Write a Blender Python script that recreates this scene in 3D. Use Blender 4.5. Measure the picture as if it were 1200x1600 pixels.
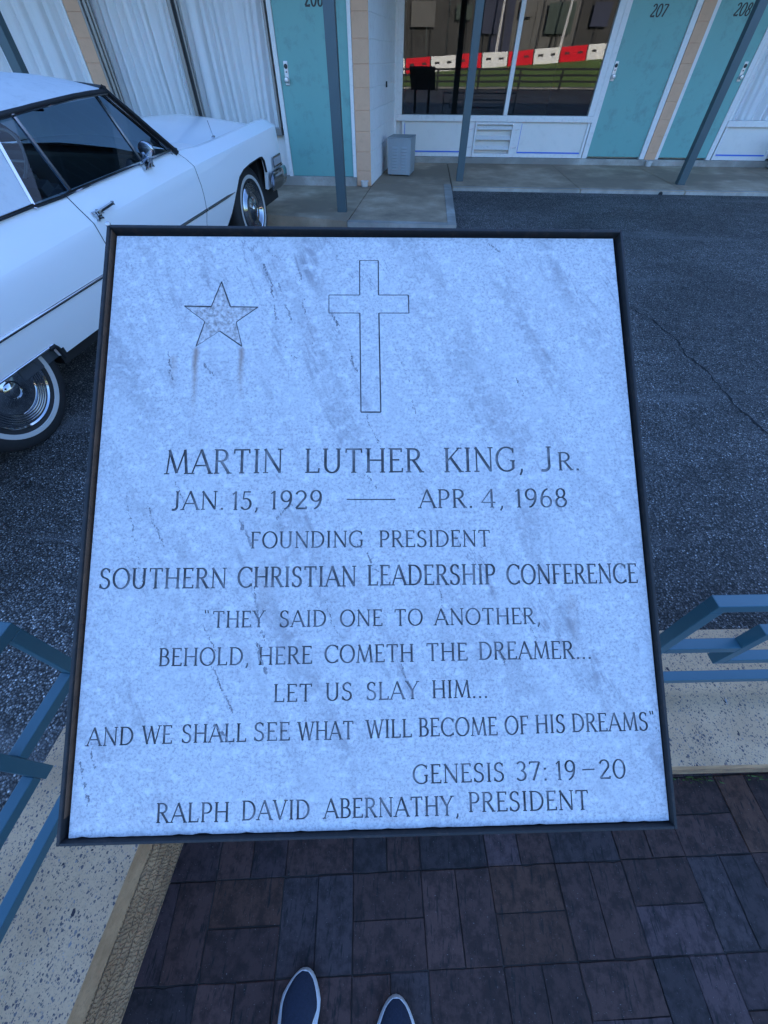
import bpy, bmesh, math, random
from mathutils import Vector, Matrix
random.seed(7)
R = math.radians
for o in list(bpy.data.objects): bpy.data.objects.remove(o, do_unlink=True)
scene = bpy.context.scene
COL = scene.collection

# ------------------------------------------------------------------ camera
CAM_R = [(0.9976189, 0.0689423, 0.0018404), (0.0537082, -0.7598826, -0.6478378), (-0.0432650, 0.6463941, -0.7617761)]
cam_d = bpy.data.cameras.new('camera'); cam = bpy.data.objects.new('camera', cam_d); COL.objects.link(cam)
cam_d.sensor_fit = 'HORIZONTAL'; cam_d.sensor_width = 36.0; cam_d.lens = 36.0*604.015/1200
cam_d.clip_start = 0.02; cam_d.clip_end = 2000
M = Matrix.Identity(4)
for i in range(3):
    M[i][0] = CAM_R[0][i]; M[i][1] = -CAM_R[1][i]; M[i][2] = -CAM_R[2][i]
M[2][3] = 1.14
cam.matrix_world = M
scene.camera = cam

# ------------------------------------------------------------------ world, sun, exposure
SUN_EL, SUN_AZ = 17.0, 12.0          # degrees, azimuth from +Y towards +X
w = bpy.data.worlds.new('World'); scene.world = w; w.use_nodes = True
wn = w.node_tree.nodes; wl = w.node_tree.links
sky = wn.new('ShaderNodeTexSky'); sky.sky_type = 'NISHITA'; sky.sun_disc = False
sky.sun_elevation = R(SUN_EL); sky.sun_rotation = R(SUN_AZ)
sky.air_density = 1.3; sky.dust_density = 2.2; sky.ozone_density = 4.0; sky.altitude = 80
tint = wn.new('ShaderNodeMix'); tint.data_type = 'RGBA'; tint.blend_type = 'MULTIPLY'; tint.inputs[0].default_value = 1.0
tint.inputs[7].default_value = (0.79, 0.92, 1.20, 1); wl.new(sky.outputs[0], tint.inputs[6])      # the deep blue of clear northern sky
bg = wn['Background']; wl.new(tint.outputs[2], bg.inputs[0]); bg.inputs[1].default_value = 0.15
sd = bpy.data.lights.new('sun', 'SUN'); sd.energy = 4.2; sd.angle = R(0.5); sd.color = (1.0, 0.93, 0.82)
sun = bpy.data.objects.new('sun', sd); COL.objects.link(sun)
sdir = Vector((math.sin(R(SUN_AZ))*math.cos(R(SUN_EL)), math.cos(R(SUN_AZ))*math.cos(R(SUN_EL)), math.sin(R(SUN_EL))))
sun.rotation_euler = sdir.to_track_quat('Z', 'Y').to_euler(); sun.location = (0, 30, 30)
vs = scene.view_settings; vs.view_transform = 'Standard'; vs.look = 'None'; vs.gamma = 1.0; vs.exposure = 2.25
scene.cycles.max_bounces = 8; scene.cycles.transparent_max_bounces = 12
scene.cycles.use_denoising = True

# ------------------------------------------------------------------ materials
def mat(name):
    m = bpy.data.materials.new(name); m.use_nodes = True
    nt = m.node_tree; return m, nt, nt.nodes['Principled BSDF']
def N(nt, t, **kw):
    n = nt.nodes.new(t)
    for k, v in kw.items():
        if k in n.inputs: n.inputs[k].default_value = v
        else: setattr(n, k, v)
    return n
def coords(nt, scale=(1, 1, 1), rot=(0, 0, 0), loc=(0, 0, 0)):
    tc = nt.nodes.new('ShaderNodeTexCoord'); mp = nt.nodes.new('ShaderNodeMapping')
    mp.inputs['Scale'].default_value = scale; mp.inputs['Rotation'].default_value = rot; mp.inputs['Location'].default_value = loc
    nt.links.new(tc.outputs['Object'], mp.inputs['Vector']); return mp.outputs['Vector']
def ramp(nt, fac, stops):
    r = nt.nodes.new('ShaderNodeValToRGB'); e = r.color_ramp.elements
    while len(e) < len(stops): e.new(0.5)
    for i, (p, c) in enumerate(stops):
        e[i].position = p; e[i].color = (*c, 1) if len(c) == 3 else c
    nt.links.new(fac, r.inputs['Fac']); return r.outputs['Color']
def g(v): return (v, v, v)
def noise(nt, vec, scale, detail=4, rough=0.55, dist=0.0):
    n = N(nt, 'ShaderNodeTexNoise', Scale=scale, Detail=detail, Roughness=rough, Distortion=dist)
    nt.links.new(vec, n.inputs['Vector']); return n.outputs['Fac']
def mix(nt, a, b, fac, blend='MIX'):
    m = nt.nodes.new('ShaderNodeMix'); m.data_type = 'RGBA'; m.blend_type = blend
    for sock, v in ((m.inputs[0], fac), (m.inputs[6], a), (m.inputs[7], b)):
        if isinstance(v, (int, float)): sock.default_value = v
        elif isinstance(v, tuple): sock.default_value = (*v, 1) if len(v) == 3 else v
        else: nt.links.new(v, sock)
    return m.outputs[2]
def math_(nt, op, a, b=None, c=None, clamp=False):
    n = nt.nodes.new('ShaderNodeMath'); n.operation = op; n.use_clamp = clamp
    for s, v in zip(n.inputs, (a, b, c)):
        if v is None: continue
        if isinstance(v, (int, float)): s.default_value = v
        else: nt.links.new(v, s)
    return n.outputs[0]
def bump(nt, bsdf, h, strength=0.3, dist=0.005):
    b = N(nt, 'ShaderNodeBump', Strength=strength, Distance=dist); nt.links.new(h, b.inputs['Height'])
    nt.links.new(b.outputs['Normal'], bsdf.inputs['Normal'])
def paint(name, col, rough=0.5, var=0.12, scale=6.0, metal=0.0, coat=0.0, bstr=0.0, bscale=200, dirt=None, dirt_amt=0.4, spec=0.5):
    m, nt, b = mat(name); v = coords(nt)
    n1 = noise(nt, v, scale, 6, 0.6)
    c = mix(nt, tuple(x*(1-var) for x in col), tuple(min(1, x*(1+var)) for x in col), n1)
    if dirt:
        n2 = noise(nt, v, scale*2.7, 8, 0.7)
        f = ramp(nt, n2, [(0.52, g(0)), (0.72, g(dirt_amt))]); c = mix(nt, c, dirt, f)
    nt.links.new(c, b.inputs['Base Color'])
    b.inputs['Roughness'].default_value = rough; b.inputs['Metallic'].default_value = metal
    b.inputs['Coat Weight'].default_value = coat; b.inputs['Coat Roughness'].default_value = 0.05
    b.inputs['Specular IOR Level'].default_value = spec
    if bstr: bump(nt, b, noise(nt, v, bscale, 3, 0.6), bstr, 0.002)
    return m

MT = {}
MT['black_iron'] = paint('black_iron', (0.009, 0.010, 0.012), 0.7, 0.4, 30, bstr=0.15, dirt=(0.09, 0.055, 0.04), dirt_amt=0.35)
MT['rust'] = paint('rust', (0.11, 0.06, 0.035), 0.8, 0.5, 40, bstr=0.4, dirt=(0.02, 0.018, 0.018), dirt_amt=0.9)
MT['rail_blue'] = paint('rail_blue', (0.034, 0.100, 0.132), 0.38, 0.08, 9, bstr=0.08, bscale=90)
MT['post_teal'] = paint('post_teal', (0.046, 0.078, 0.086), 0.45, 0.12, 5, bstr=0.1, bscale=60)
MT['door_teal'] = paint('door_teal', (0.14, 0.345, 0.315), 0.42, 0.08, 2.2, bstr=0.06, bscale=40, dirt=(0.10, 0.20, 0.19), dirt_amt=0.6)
MT['trim_white'] = paint('trim_white', (0.70, 0.675, 0.645), 0.5, 0.06, 8, bstr=0.08, bscale=60, dirt=(0.34, 0.32, 0.29), dirt_amt=0.35)
MT['panel_white'] = paint('panel_white', (0.68, 0.645, 0.59), 0.55, 0.05, 3, bstr=0.05, bscale=30, dirt=(0.45, 0.42, 0.38), dirt_amt=0.25)
MT['wall_white'] = paint('wall_white', (0.76, 0.745, 0.73), 0.65, 0.06, 5, bstr=0.25, bscale=70, dirt=(0.4, 0.38, 0.36), dirt_amt=0.3)
MT['block_tan'] = paint('block_tan', (0.62, 0.36, 0.22), 0.75, 0.10, 7, bstr=0.35, bscale=110, dirt=(0.42, 0.24, 0.13), dirt_amt=0.3)
MT['tape_blue'] = paint('tape_blue', (0.04, 0.13, 0.55), 0.6, 0.1, 20)
MT['bronze_frame'] = paint('bronze_frame', (0.22, 0.205, 0.19), 0.4, 0.15, 12, metal=0.5, bstr=0.05)
MT['aluminium'] = paint('aluminium', (0.55, 0.55, 0.56), 0.35, 0.1, 12, metal=0.8, bstr=0.05)
MT['box_grey'] = paint('box_grey', (0.27, 0.30, 0.31), 0.5, 0.1, 8, bstr=0.08, bscale=80)
MT['dark_recess'] = paint('dark_recess', (0.03, 0.03, 0.03), 0.8)
MT['number_black'] = paint('number_black', (0.02, 0.02, 0.02), 0.5)
MT['pvc'] = paint('pvc', (0.55, 0.53, 0.50), 0.5, 0.15, 30, dirt=(0.2, 0.15, 0.1), dirt_amt=0.6)
MT['room_dark'] = paint('room_dark', (0.012, 0.012, 0.013), 0.8)
MT['roof'] = paint('roof', (0.18, 0.17, 0.16), 0.8)
MT['car_white'] = paint('car_white', (0.87, 0.88, 0.89), 0.32, 0.015, 2, coat=0.6)
MT['car_vinyl'] = paint('car_vinyl', (0.60, 0.60, 0.60), 0.6, 0.10, 9, bstr=0.25, bscale=260, dirt=(0.42, 0.42, 0.42), dirt_amt=0.5)
MT['chrome'] = paint('chrome', (0.44, 0.45, 0.47), 0.10, 0.05, 20, metal=1.0)
MT['rubber'] = paint('rubber', (0.018, 0.018, 0.019), 0.7, 0.3, 30, bstr=0.2, bscale=90)
MT['whitewall'] = paint('whitewall', (0.50, 0.49, 0.47), 0.6, 0.05, 20)
MT['car_black'] = paint('car_black', (0.012, 0.012, 0.013), 0.6)
MT['car_interior'] = paint('car_interior', (0.05, 0.058, 0.07), 0.6, 0.2, 14)
MT['headliner'] = paint('headliner', (0.16, 0.17, 0.19), 0.8)
MT['lamp_clear'] = paint('lamp_clear', (0.35, 0.36, 0.38), 0.15, 0.2, 60, coat=0.5)
MT['shoe_navy'] = paint('shoe_navy', (0.010, 0.016, 0.034), 0.85, 0.55, 190, bstr=0.9, bscale=230)
MT['shoe_white'] = paint('shoe_white', (0.62, 0.62, 0.62), 0.6, 0.06, 30, dirt=(0.35, 0.33, 0.3), dirt_amt=0.3)
MT['shoe_dark'] = paint('shoe_dark', (0.015, 0.016, 0.02), 0.9)
MT['barrier_red'] = paint('barrier_red', (0.70, 0.016, 0.03), 0.7, 0.1, 3, spec=0.1)
MT['barrier_white'] = paint('barrier_white', (0.80, 0.78, 0.74), 0.7, 0.08, 3, spec=0.1)
MT['hoarding'] = paint('hoarding', (0.04, 0.039, 0.037), 0.8, 0.5, 0.6)
MT['hoarding_blue'] = paint('hoarding_blue', (0.018, 0.024, 0.055), 0.7, 0.4, 0.6)
MT['hoarding_green'] = paint('hoarding_green', (0.03, 0.05, 0.04), 0.7, 0.4, 0.6)
MT['hoarding_pale'] = paint('hoarding_pale', (0.10, 0.097, 0.09), 0.7, 0.3, 0.6)
MT['lawn'] = paint('lawn', (0.14, 0.21, 0.04), 0.9, 0.4, 1.5, bstr=0.5, bscale=30)
MT['weed'] = paint('weed', (0.07, 0.13, 0.03), 0.7, 0.4, 60)

def mk_glass(name, tint, ior, rough=0.0):
    m = bpy.data.materials.new(name); m.use_nodes = True; nt = m.node_tree; nt.nodes.remove(nt.nodes['Principled BSDF'])
    out = nt.nodes['Material Output']
    tr = N(nt, 'ShaderNodeBsdfTransparent'); tr.inputs[0].default_value = (*tint, 1)
    gl = N(nt, 'ShaderNodeBsdfGlossy', Roughness=rough); gl.inputs[0].default_value = (1, 1, 1, 1)
    v = coords(nt); b = N(nt, 'ShaderNodeBump', Strength=0.022, Distance=0.02)
    nt.links.new(noise(nt, v, 1.1, 1, 0.4), b.inputs['Height']); nt.links.new(b.outputs[0], gl.inputs['Normal'])
    fr = N(nt, 'ShaderNodeFresnel', IOR=ior); mx = N(nt, 'ShaderNodeMixShader')
    nt.links.new(fr.outputs[0], mx.inputs[0]); nt.links.new(tr.outputs[0], mx.inputs[1]); nt.links.new(gl.outputs[0], mx.inputs[2])
    nt.links.new(mx.outputs[0], out.inputs['Surface']); return m
MT['glass'] = mk_glass('window_glass', (0.90, 0.92, 0.92), 1.72)
MT['glass_clear'] = mk_glass('clear_glass', (0.98, 0.985, 0.99), 1.22)
MT['car_glass'] = mk_glass('car_glass', (0.56, 0.66, 0.69), 1.30)

def mk_curtain():
    m = bpy.data.materials.new('curtain_cloth'); m.use_nodes = True; nt = m.node_tree; b = nt.nodes['Principled BSDF']
    v = coords(nt, (40, 1, 1.5)); n = noise(nt, v, 3, 4, 0.6)
    c = mix(nt, (0.84, 0.83, 0.81), (0.93, 0.92, 0.90), n); nt.links.new(c, b.inputs['Base Color'])
    b.inputs['Roughness'].default_value = 0.85
    v2 = coords(nt, (1, 1, 1)); bump(nt, b, noise(nt, v2, 420, 2, 0.5), 0.15, 0.002)
    t = N(nt, 'ShaderNodeBsdfTranslucent'); nt.links.new(c, t.inputs[0]); mx = N(nt, 'ShaderNodeMixShader'); mx.inputs[0].default_value = 0.2
    nt.links.new(b.outputs[0], mx.inputs[1]); nt.links.new(t.outputs[0], mx.inputs[2])
    nt.links.new(mx.outputs[0], nt.nodes['Material Output'].inputs['Surface']); return m
MT['curtain'] = mk_curtain()

def mk_marble():
    m, nt, b = mat('white_marble'); v = coords(nt)
    # long soft grey drifts, steep and leaning right as they fall
    def streak(ang, sx, sy, ox=0.0):
        r0 = coords(nt, (1, 1, 1), (0, 0, R(ang))); mp = nt.nodes.new('ShaderNodeMapping'); mp.inputs['Scale'].default_value = (sx, sy, 1); mp.inputs['Location'].default_value = (ox, ox*.37, 0)
        nt.links.new(r0, mp.inputs['Vector']); return mp.outputs['Vector']
    v1 = streak(-27, 19, 2.9); v2 = streak(-24, 48, 6.0, 3.0)
    n1 = noise(nt, v1, 1.0, 5, 0.62, 0.5); n2 = noise(nt, v2, 1.0, 6, 0.68, 0.9)
    big = noise(nt, v, 2.6, 2, 0.5)
    c = ramp(nt, n1, [(0.28, (0.24, 0.235, 0.245)), (0.40, (0.40, 0.392, 0.397)), (0.50, (0.50, 0.495, 0.495)), (0.72, (0.56, 0.555, 0.55))])
    f2 = ramp(nt, n2, [(0.555, g(0)), (0.63, g(0.95))])
    f2 = mix(nt, g(0), f2, ramp(nt, noise(nt, v, 5.5, 4, 0.65), [(0.44, g(0.05)), (0.60, g(0.9))]))
    c = mix(nt, c, (0.21, 0.20, 0.22), f2)
    c = mix(nt, (0.53, 0.526, 0.522), c, ramp(nt, noise(nt, v, 4.2, 4, 0.65), [(0.42, g(0.15)), (0.60, g(0.95))]))
    # crystalline mottling
    mot = noise(nt, v, 250, 3, 0.75); c = mix(nt, c, (0.25, 0.245, 0.265), ramp(nt, mot, [(0.46, g(0)), (0.64, g(0.74))]))
    mot3 = noise(nt, v, 70, 5, 0.68); c = mix(nt, c, g(0.68), ramp(nt, mot3, [(0.50, g(0)), (0.68, g(0.7))])); mot4 = noise(nt, v, 85, 5, 0.7); c = mix(nt, c, (0.40, 0.39, 0.42), ramp(nt, mot4, [(0.54, g(0)), (0.70, g(0.6))]))
    mot2 = noise(nt, v, 13, 5, 0.62); c = mix(nt, c, g(0.50), ramp(nt, mot2, [(0.50, g(0)), (0.72, g(0.5))]))
    # fissures: thin dark broken seams
    n3 = noise(nt, streak(-23, 24, 5.0, 7.3), 1.0, 7, 0.62, 0.5)
    d = math_(nt, 'ABSOLUTE', math_(nt, 'SUBTRACT', n3, 0.5)); line = ramp(nt, d, [(0.0, g(1)), (0.012, g(0))])
    gate = ramp(nt, noise(nt, v, 7, 4, 0.7), [(0.56, g(0)), (0.66, g(0.75))])
    c = mix(nt, c, (0.16, 0.16, 0.19), mix(nt, g(0), line, gate))
    # rust coloured runs below the two lower points of the star
    sp = nt.nodes.new('ShaderNodeSeparateXYZ'); nt.links.new(v, sp.inputs[0])
    wob = math_(nt, 'MULTIPLY', math_(nt, 'SUBTRACT', noise(nt, v, 40, 3, 0.6), 0.5), 0.006)
    X = math_(nt, 'ADD', sp.outputs[0], wob); Y = math_(nt, 'MULTIPLY', sp.outputs[1], -1.0)
    tot = None
    for (u0, wd, va, vb, amt) in ((0.1405, 0.0065, 0.192, 0.31, 0.75), (0.208, 0.0065, 0.192, 0.29, 0.65), (0.108, 0.009, 0.205, 0.265, 0.35), (0.25, 0.02, 0.52, 0.60, 0.22), (0.683, 0.012, 0.56, 0.66, 0.2)):
        a = math_(nt, 'SUBTRACT', 1.0, math_(nt, 'DIVIDE', math_(nt, 'ABSOLUTE', math_(nt, 'SUBTRACT', X, u0)), wd), None, True)
        t0 = math_(nt, 'DIVIDE', math_(nt, 'SUBTRACT', Y, va), 0.006, None, True)
        t1 = math_(nt, 'DIVIDE', math_(nt, 'SUBTRACT', vb, Y), (vb-va)*0.8, None, True)
        k = math_(nt, 'MULTIPLY', math_(nt, 'MULTIPLY', math_(nt, 'MULTIPLY', a, t0), t1), amt)
        tot = k if tot is None else math_(nt, 'ADD', tot, k)
    c = mix(nt, c, (0.22, 0.11, 0.06), tot)
    nt.links.new(c, b.inputs['Base Color']); b.inputs['Roughness'].default_value = 0.55; b.inputs['Specular IOR Level'].default_value = 0.35
    bump(nt, b, mot, 0.18, 0.001); return m
MT['marble'] = mk_marble()

def mk_cut():
    m, nt, b = mat('cut_letters'); v = coords(nt)
    n = noise(nt, v, 34, 4, 0.6)
    c = ramp(nt, n, [(0.32, (0.05, 0.05, 0.052)), (0.5, (0.12, 0.118, 0.122)), (0.66, (0.25, 0.245, 0.25))])
    nt.links.new(c, b.inputs['Base Color']); b.inputs['Roughness'].default_value = 0.9; b.inputs['Specular IOR Level'].default_value = 0.1; return m
MT['cut'] = mk_cut()
def mk_dark_cut():
    m, nt, b = mat('cut_outline'); v = coords(nt)
    n = noise(nt, v, 50, 4, 0.6)
    c = ramp(nt, n, [(0.35, (0.05, 0.05, 0.052)), (0.65, (0.17, 0.165, 0.17))])
    nt.links.new(c, b.inputs['Base Color']); b.inputs['Roughness'].default_value = 0.9; return m
MT['outline'] = mk_dark_cut()
def mk_rough_star():
    m, nt, b = mat('star_face'); v = coords(nt)
    n = noise(nt, v, 170, 4, 0.7)
    c = ramp(nt, n, [(0.36, (0.24, 0.215, 0.205)), (0.55, (0.48, 0.45, 0.44)), (0.7, (0.66, 0.64, 0.63))])
    nt.links.new(c, b.inputs['Base Color']); b.inputs['Roughness'].default_value = 0.85; bump(nt, b, n, 0.4, 0.001); return m
MT['star'] = mk_rough_star()

def mk_asphalt():
    m, nt, b = mat('asphalt'); v = coords(nt)
    vor = N(nt, 'ShaderNodeTexVoronoi', Scale=115.0); nt.links.new(v, vor.inputs['Vector'])
    hs = nt.nodes.new('ShaderNodeSeparateColor'); nt.links.new(vor.outputs['Color'], hs.inputs[0])
    stone = ramp(nt, hs.outputs[0], [(0.0, (0.045, 0.043, 0.042)), (0.5, (0.115, 0.112, 0.108)), (0.82, (0.20, 0.195, 0.19)), (0.96, (0.36, 0.35, 0.33)), (1.0, (0.65, 0.63, 0.60))])
    edge = ramp(nt, vor.outputs['Distance'], [(0.25, g(0)), (0.62, g(1))])
    c = mix(nt, stone, g(0.014), edge)
    big = noise(nt, v, 0.9, 5, 0.6); c = mix(nt, c, mix(nt, c, (1.5, 1.5, 1.5), 1.0, 'MULTIPLY'), ramp(nt, big, [(0.44, g(0)), (0.58, g(1))]))
    med = noise(nt, v, 9, 4, 0.6); c = mix(nt, c, mix(nt, c, g(0.6), 1.0, 'MULTIPLY'), ramp(nt, med, [(0.45, g(0)), (0.65, g(0.8))]))
    # pale scuffed wheel tracks
    tr = noise(nt, coords(nt, (0.35, 2.0, 1), (0, 0, R(18))), 1.6, 4, 0.6); c = mix(nt, c, g(0.15), ramp(nt, tr, [(0.56, g(0)), (0.70, g(0.5))]))
    lf = noise(nt, v, 21, 2, 0.4)
    nt.links.new(c, b.inputs['Base Color']); nt.links.new(ramp(nt, hs.outputs[1], [(0.0, g(0.45)), (1.0, g(0.85))]), b.inputs['Roughness'])
    b.inputs['Specular IOR Level'].default_value = 0.45
    nn = nt.nodes.new('ShaderNodeMath'); nn.operation = 'MULTIPLY_ADD'; nt.links.new(hs.outputs[2], nn.inputs[0]); nn.inputs[1].default_value = 0.6
    nt.links.new(math_(nt, 'MULTIPLY', vor.outputs['Distance'], -1.0), nn.inputs[2])
    bump(nt, b, nn.outputs[0], 0.9, 0.006); return m
MT['asphalt'] = mk_asphalt()
MT['crack'] = paint('crack_filler', (0.008, 0.008, 0.009), 0.9)

def mk_concrete(name, base, dark, light, sc=2.0):
    m, nt, b = mat(name); v = coords(nt)
    n = noise(nt, v, sc, 8, 0.65); c = ramp(nt, n, [(0.32, dark), (0.5, base), (0.68, light)])
    n2 = noise(nt, v, 60, 4, 0.7); c = mix(nt, c, tuple(x*0.55 for x in dark), ramp(nt, n2, [(0.56, g(0)), (0.72, g(0.55))]))
    n3 = noise(nt, v, 0.9, 4, 0.6); c = mix(nt, c, tuple(x*0.62 for x in base), ramp(nt, n3, [(0.44, g(0)), (0.56, g(0.9))]))
    nt.links.new(c, b.inputs['Base Color']); b.inputs['Roughness'].default_value = 0.8; bump(nt, b, n2, 0.35, 0.003); return m
MT['walk'] = mk_concrete('walk_concrete', (0.38, 0.28, 0.185), (0.22, 0.165, 0.11), (0.50, 0.39, 0.28))
MT['walk_edge'] = mk_concrete('walk_edge', (0.34, 0.315, 0.27), (0.25, 0.225, 0.19), (0.42, 0.40, 0.36), 4)

def mk_aggregate():
    m, nt, b = mat('exposed_aggregate'); v = coords(nt)
    n = noise(nt, v, 5, 6, 0.6); c = ramp(nt, n, [(0.35, (0.47, 0.285, 0.155)), (0.65, (0.61, 0.39, 0.225))])
    f = noise(nt, v, 240, 3, 0.7); c = mix(nt, c, (0.30, 0.20, 0.12), ramp(nt, f, [(0.52, g(0)), (0.7, g(0.7))]))
    wv = nt.nodes.new('ShaderNodeMix'); 
    def chips(scale, thr, rad, seed, colr):
        nonlocal c
        vv = coords(nt, (1, 0.75, 1), (0, 0, seed), (seed*3.1, seed*1.7, 0))
        dn = noise(nt, vv, scale*1.6, 2, 0.5)
        vo = N(nt, 'ShaderNodeTexVoronoi', Scale=scale); 
        ad = nt.nodes.new('ShaderNodeVectorMath'); ad.operation = 'ADD'; nt.links.new(vv, ad.inputs[0])
        sc_ = nt.nodes.new('ShaderNodeVectorMath'); sc_.operation = 'SCALE'; nt.links.new(dn, sc_.inputs[0]); sc_.inputs['Scale'].default_value = 0.9/scale
        nt.links.new(sc_.outputs[0], ad.inputs[1]); nt.links.new(ad.outputs[0], vo.inputs['Vector'])
        s = nt.nodes.new('ShaderNodeSeparateColor'); nt.links.new(vo.outputs['Color'], s.inputs[0])
        on = math_(nt, 'GREATER_THAN', s.outputs[0], thr)
        r = math_(nt, 'MULTIPLY', s.outputs[1], rad)
        ins = math_(nt, 'LESS_THAN', vo.outputs['Distance'], math_(nt, 'ADD', r, rad*0.35))
        c = mix(nt, c, ramp(nt, s.outputs[2], colr), math_(nt, 'MULTIPLY', on, ins))
    chips(250, 0.46, 0.38, 0.3, [(0, (0.09, 0.07, 0.06)), (0.6, (0.20, 0.155, 0.125)), (1, (0.42, 0.35, 0.29))])
    chips(150, 0.55, 0.34, 1.1, [(0, (0.05, 0.04, 0.045)), (0.6, (0.12, 0.095, 0.095)), (1, (0.36, 0.32, 0.29))])
    chips(46, 0.90, 0.24, 2.0, [(0, (0.025, 0.018, 0.025)), (0.8, (0.05, 0.04, 0.05)), (1, (0.38, 0.36, 0.36))])
    nt.links.new(c, b.inputs['Base Color']); b.inputs['Roughness'].default_value = 0.75; bump(nt, b, f, 0.3, 0.002); return m
MT['aggregate'] = mk_aggregate()
def mk_lip():
    m, nt, b = mat('cast_lip'); v = coords(nt)
    n = noise(nt, v, 14, 6, 0.65); c = ramp(nt, n, [(0.35, (0.36, 0.205, 0.10)), (0.65, (0.54, 0.33, 0.175))])
    n2 = noise(nt, v, 130, 3, 0.7); c = mix(nt, c, (0.24, 0.155, 0.09), ramp(nt, n2, [(0.55, g(0)), (0.7, g(0.6))]))
    nt.links.new(c, b.inputs['Base Color']); b.inputs['Roughness'].default_value = 0.85; bump(nt, b, n2, 0.5, 0.003); return m
MT['lip'] = mk_lip()
def mk_brick():
    m, nt, b = mat('paver_brick'); v = coords(nt)
    at = nt.nodes.new('ShaderNodeVertexColor'); at.layer_name = 'tint'
    n = noise(nt, v, 30, 7, 0.68); c = mix(nt, at.outputs[0], mix(nt, at.outputs[0], g(0.45), 1.0, 'MULTIPLY'), ramp(nt, n, [(0.44, g(0)), (0.60, g(1))]))
    st = noise(nt, coords(nt, (140, 22, 1), (0, 0, R(6))), 1.0, 3, 0.6); c = mix(nt, c, g(0.008), ramp(nt, st, [(0.57, g(0)), (0.68, g(0.85))]))
    sp = noise(nt, v, 260, 2, 0.6); c = mix(nt, c, (0.22, 0.21, 0.20), ramp(nt, sp, [(0.70, g(0)), (0.76, g(0.8))]))
    nt.links.new(c, b.inputs['Base Color']); b.inputs['Roughness'].default_value = 0.72; b.inputs['Specular IOR Level'].default_value = 0.3
    bump(nt, b, n, 0.5, 0.004); return m
MT['brick'] = mk_brick()
MT['joint_sand'] = paint('joint_sand', (0.03, 0.025, 0.022), 0.95, 0.4, 60)

# ------------------------------------------------------------------ mesh helpers
def link(name, me, m=None, parent=None):
    o = bpy.data.objects.new(name, me); COL.objects.link(o)
    if m is not None:
        for mm in (m if isinstance(m, (list, tuple)) else [m]): me.materials.append(MT[mm] if isinstance(mm, str) else mm)
    if parent is not None: o.parent = parent
    return o
def obj(name, bm, m, parent=None, smooth=None):
    me = bpy.data.meshes.new(name); bm.normal_update(); bm.to_mesh(me); bm.free()
    if smooth is not None:
        for p in me.polygons: p.use_smooth = True
        me.set_sharp_from_angle(angle=R(smooth))
    return link(name, me, m, parent)
def tag(o, label, cat, group=None, kind=None):
    if label: o['label'] = label
    if cat: o['category'] = cat
    if group: o['group'] = group
    if kind: o['kind'] = kind
    return o
def empty(name, loc=(0, 0, 0), rz=0.0):
    o = bpy.data.objects.new(name, None); COL.objects.link(o); o.location = loc; o.rotation_euler = (0, 0, rz); o.empty_display_size = 0.1; return o
def struct(name, bm, m, smooth=None):
    o = obj(name, bm, m, None, smooth); o['kind'] = 'structure'; return o
def box(bm, x0, x1, y0, y1, z0, z1, bev=0.0, mi=0):
    r = bmesh.ops.create_cube(bm, size=1.0); vs_ = r['verts']
    for v in vs_: v.co = Vector((x0+(v.co.x+.5)*(x1-x0), y0+(v.co.y+.5)*(y1-y0), z0+(v.co.z+.5)*(z1-z0)))
    fs = set(f for v in vs_ for f in v.link_faces)
    for f in fs: f.material_index = mi
    if bev > 0:
        es = list(set(e for v in vs_ for e in v.link_edges))
        bmesh.ops.bevel(bm, geom=es, offset=bev, segments=2, affect='EDGES', profile=0.6)
    return vs_
def newbox(*a, **k): bm = bmesh.new(); box(bm, *a, **k); return bm
def prism(bm, pts, z0, z1, mi=0):      # polygon in xy
    lo = [bm.verts.new((p[0], p[1], z0)) for p in pts]; hi = [bm.verts.new((p[0], p[1], z1)) for p in pts]; n = len(pts)
    fs = [bm.faces.new(hi), bm.faces.new(lo[::-1])]
    for i in range(n): fs.append(bm.faces.new((lo[i], lo[(i+1) % n], hi[(i+1) % n], hi[i])))
    for f in fs: f.material_index = mi
    bmesh.ops.recalc_face_normals(bm, faces=fs); return lo+hi
def bar(bm, p, q, w, h, up=(0, 0, 1), bev=0.0):   # rectangular bar p->q
    p, q = Vector(p), Vector(q); d = (q-p); L = d.length; d.normalize(); s = d.cross(Vector(up)).normalized(); u = s.cross(d)
    r = bmesh.ops.create_cube(bm, size=1.0)
    for v in r['verts']: v.co = p + d*((v.co.x+.5)*L) + s*(v.co.y*w) + u*(v.co.z*h)
    if bev > 0:
        es = list(set(e for v in r['verts'] for e in v.link_edges)); bmesh.ops.bevel(bm, geom=es, offset=bev, segments=2, affect='EDGES')
def tube(bm, pts, r, seg=8):
    prev = None
    pts = [Vector(p) for p in pts]
    for i, p in enumerate(pts):
        d = (pts[min(i+1, len(pts)-1)]-pts[max(i-1, 0)]).normalized(); a = d.orthogonal().normalized() if prev is None else (pa - d*pa.dot(d)).normalized(); pa = a; b = d.cross(a)
        rr = r[i] if isinstance(r, (list, tuple)) else r
        ring = [bm.verts.new(p + (a*math.cos(t) + b*math.sin(t))*rr) for t in [2*math.pi*k/seg for k in range(seg)]]
        if prev:
            for k in range(seg): bm.faces.new((prev[k], prev[(k+1) % seg], ring[(k+1) % seg], ring[k]))
        else: bm.faces.new(ring[::-1])
        prev = ring
    bm.faces.new(prev)
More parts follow.
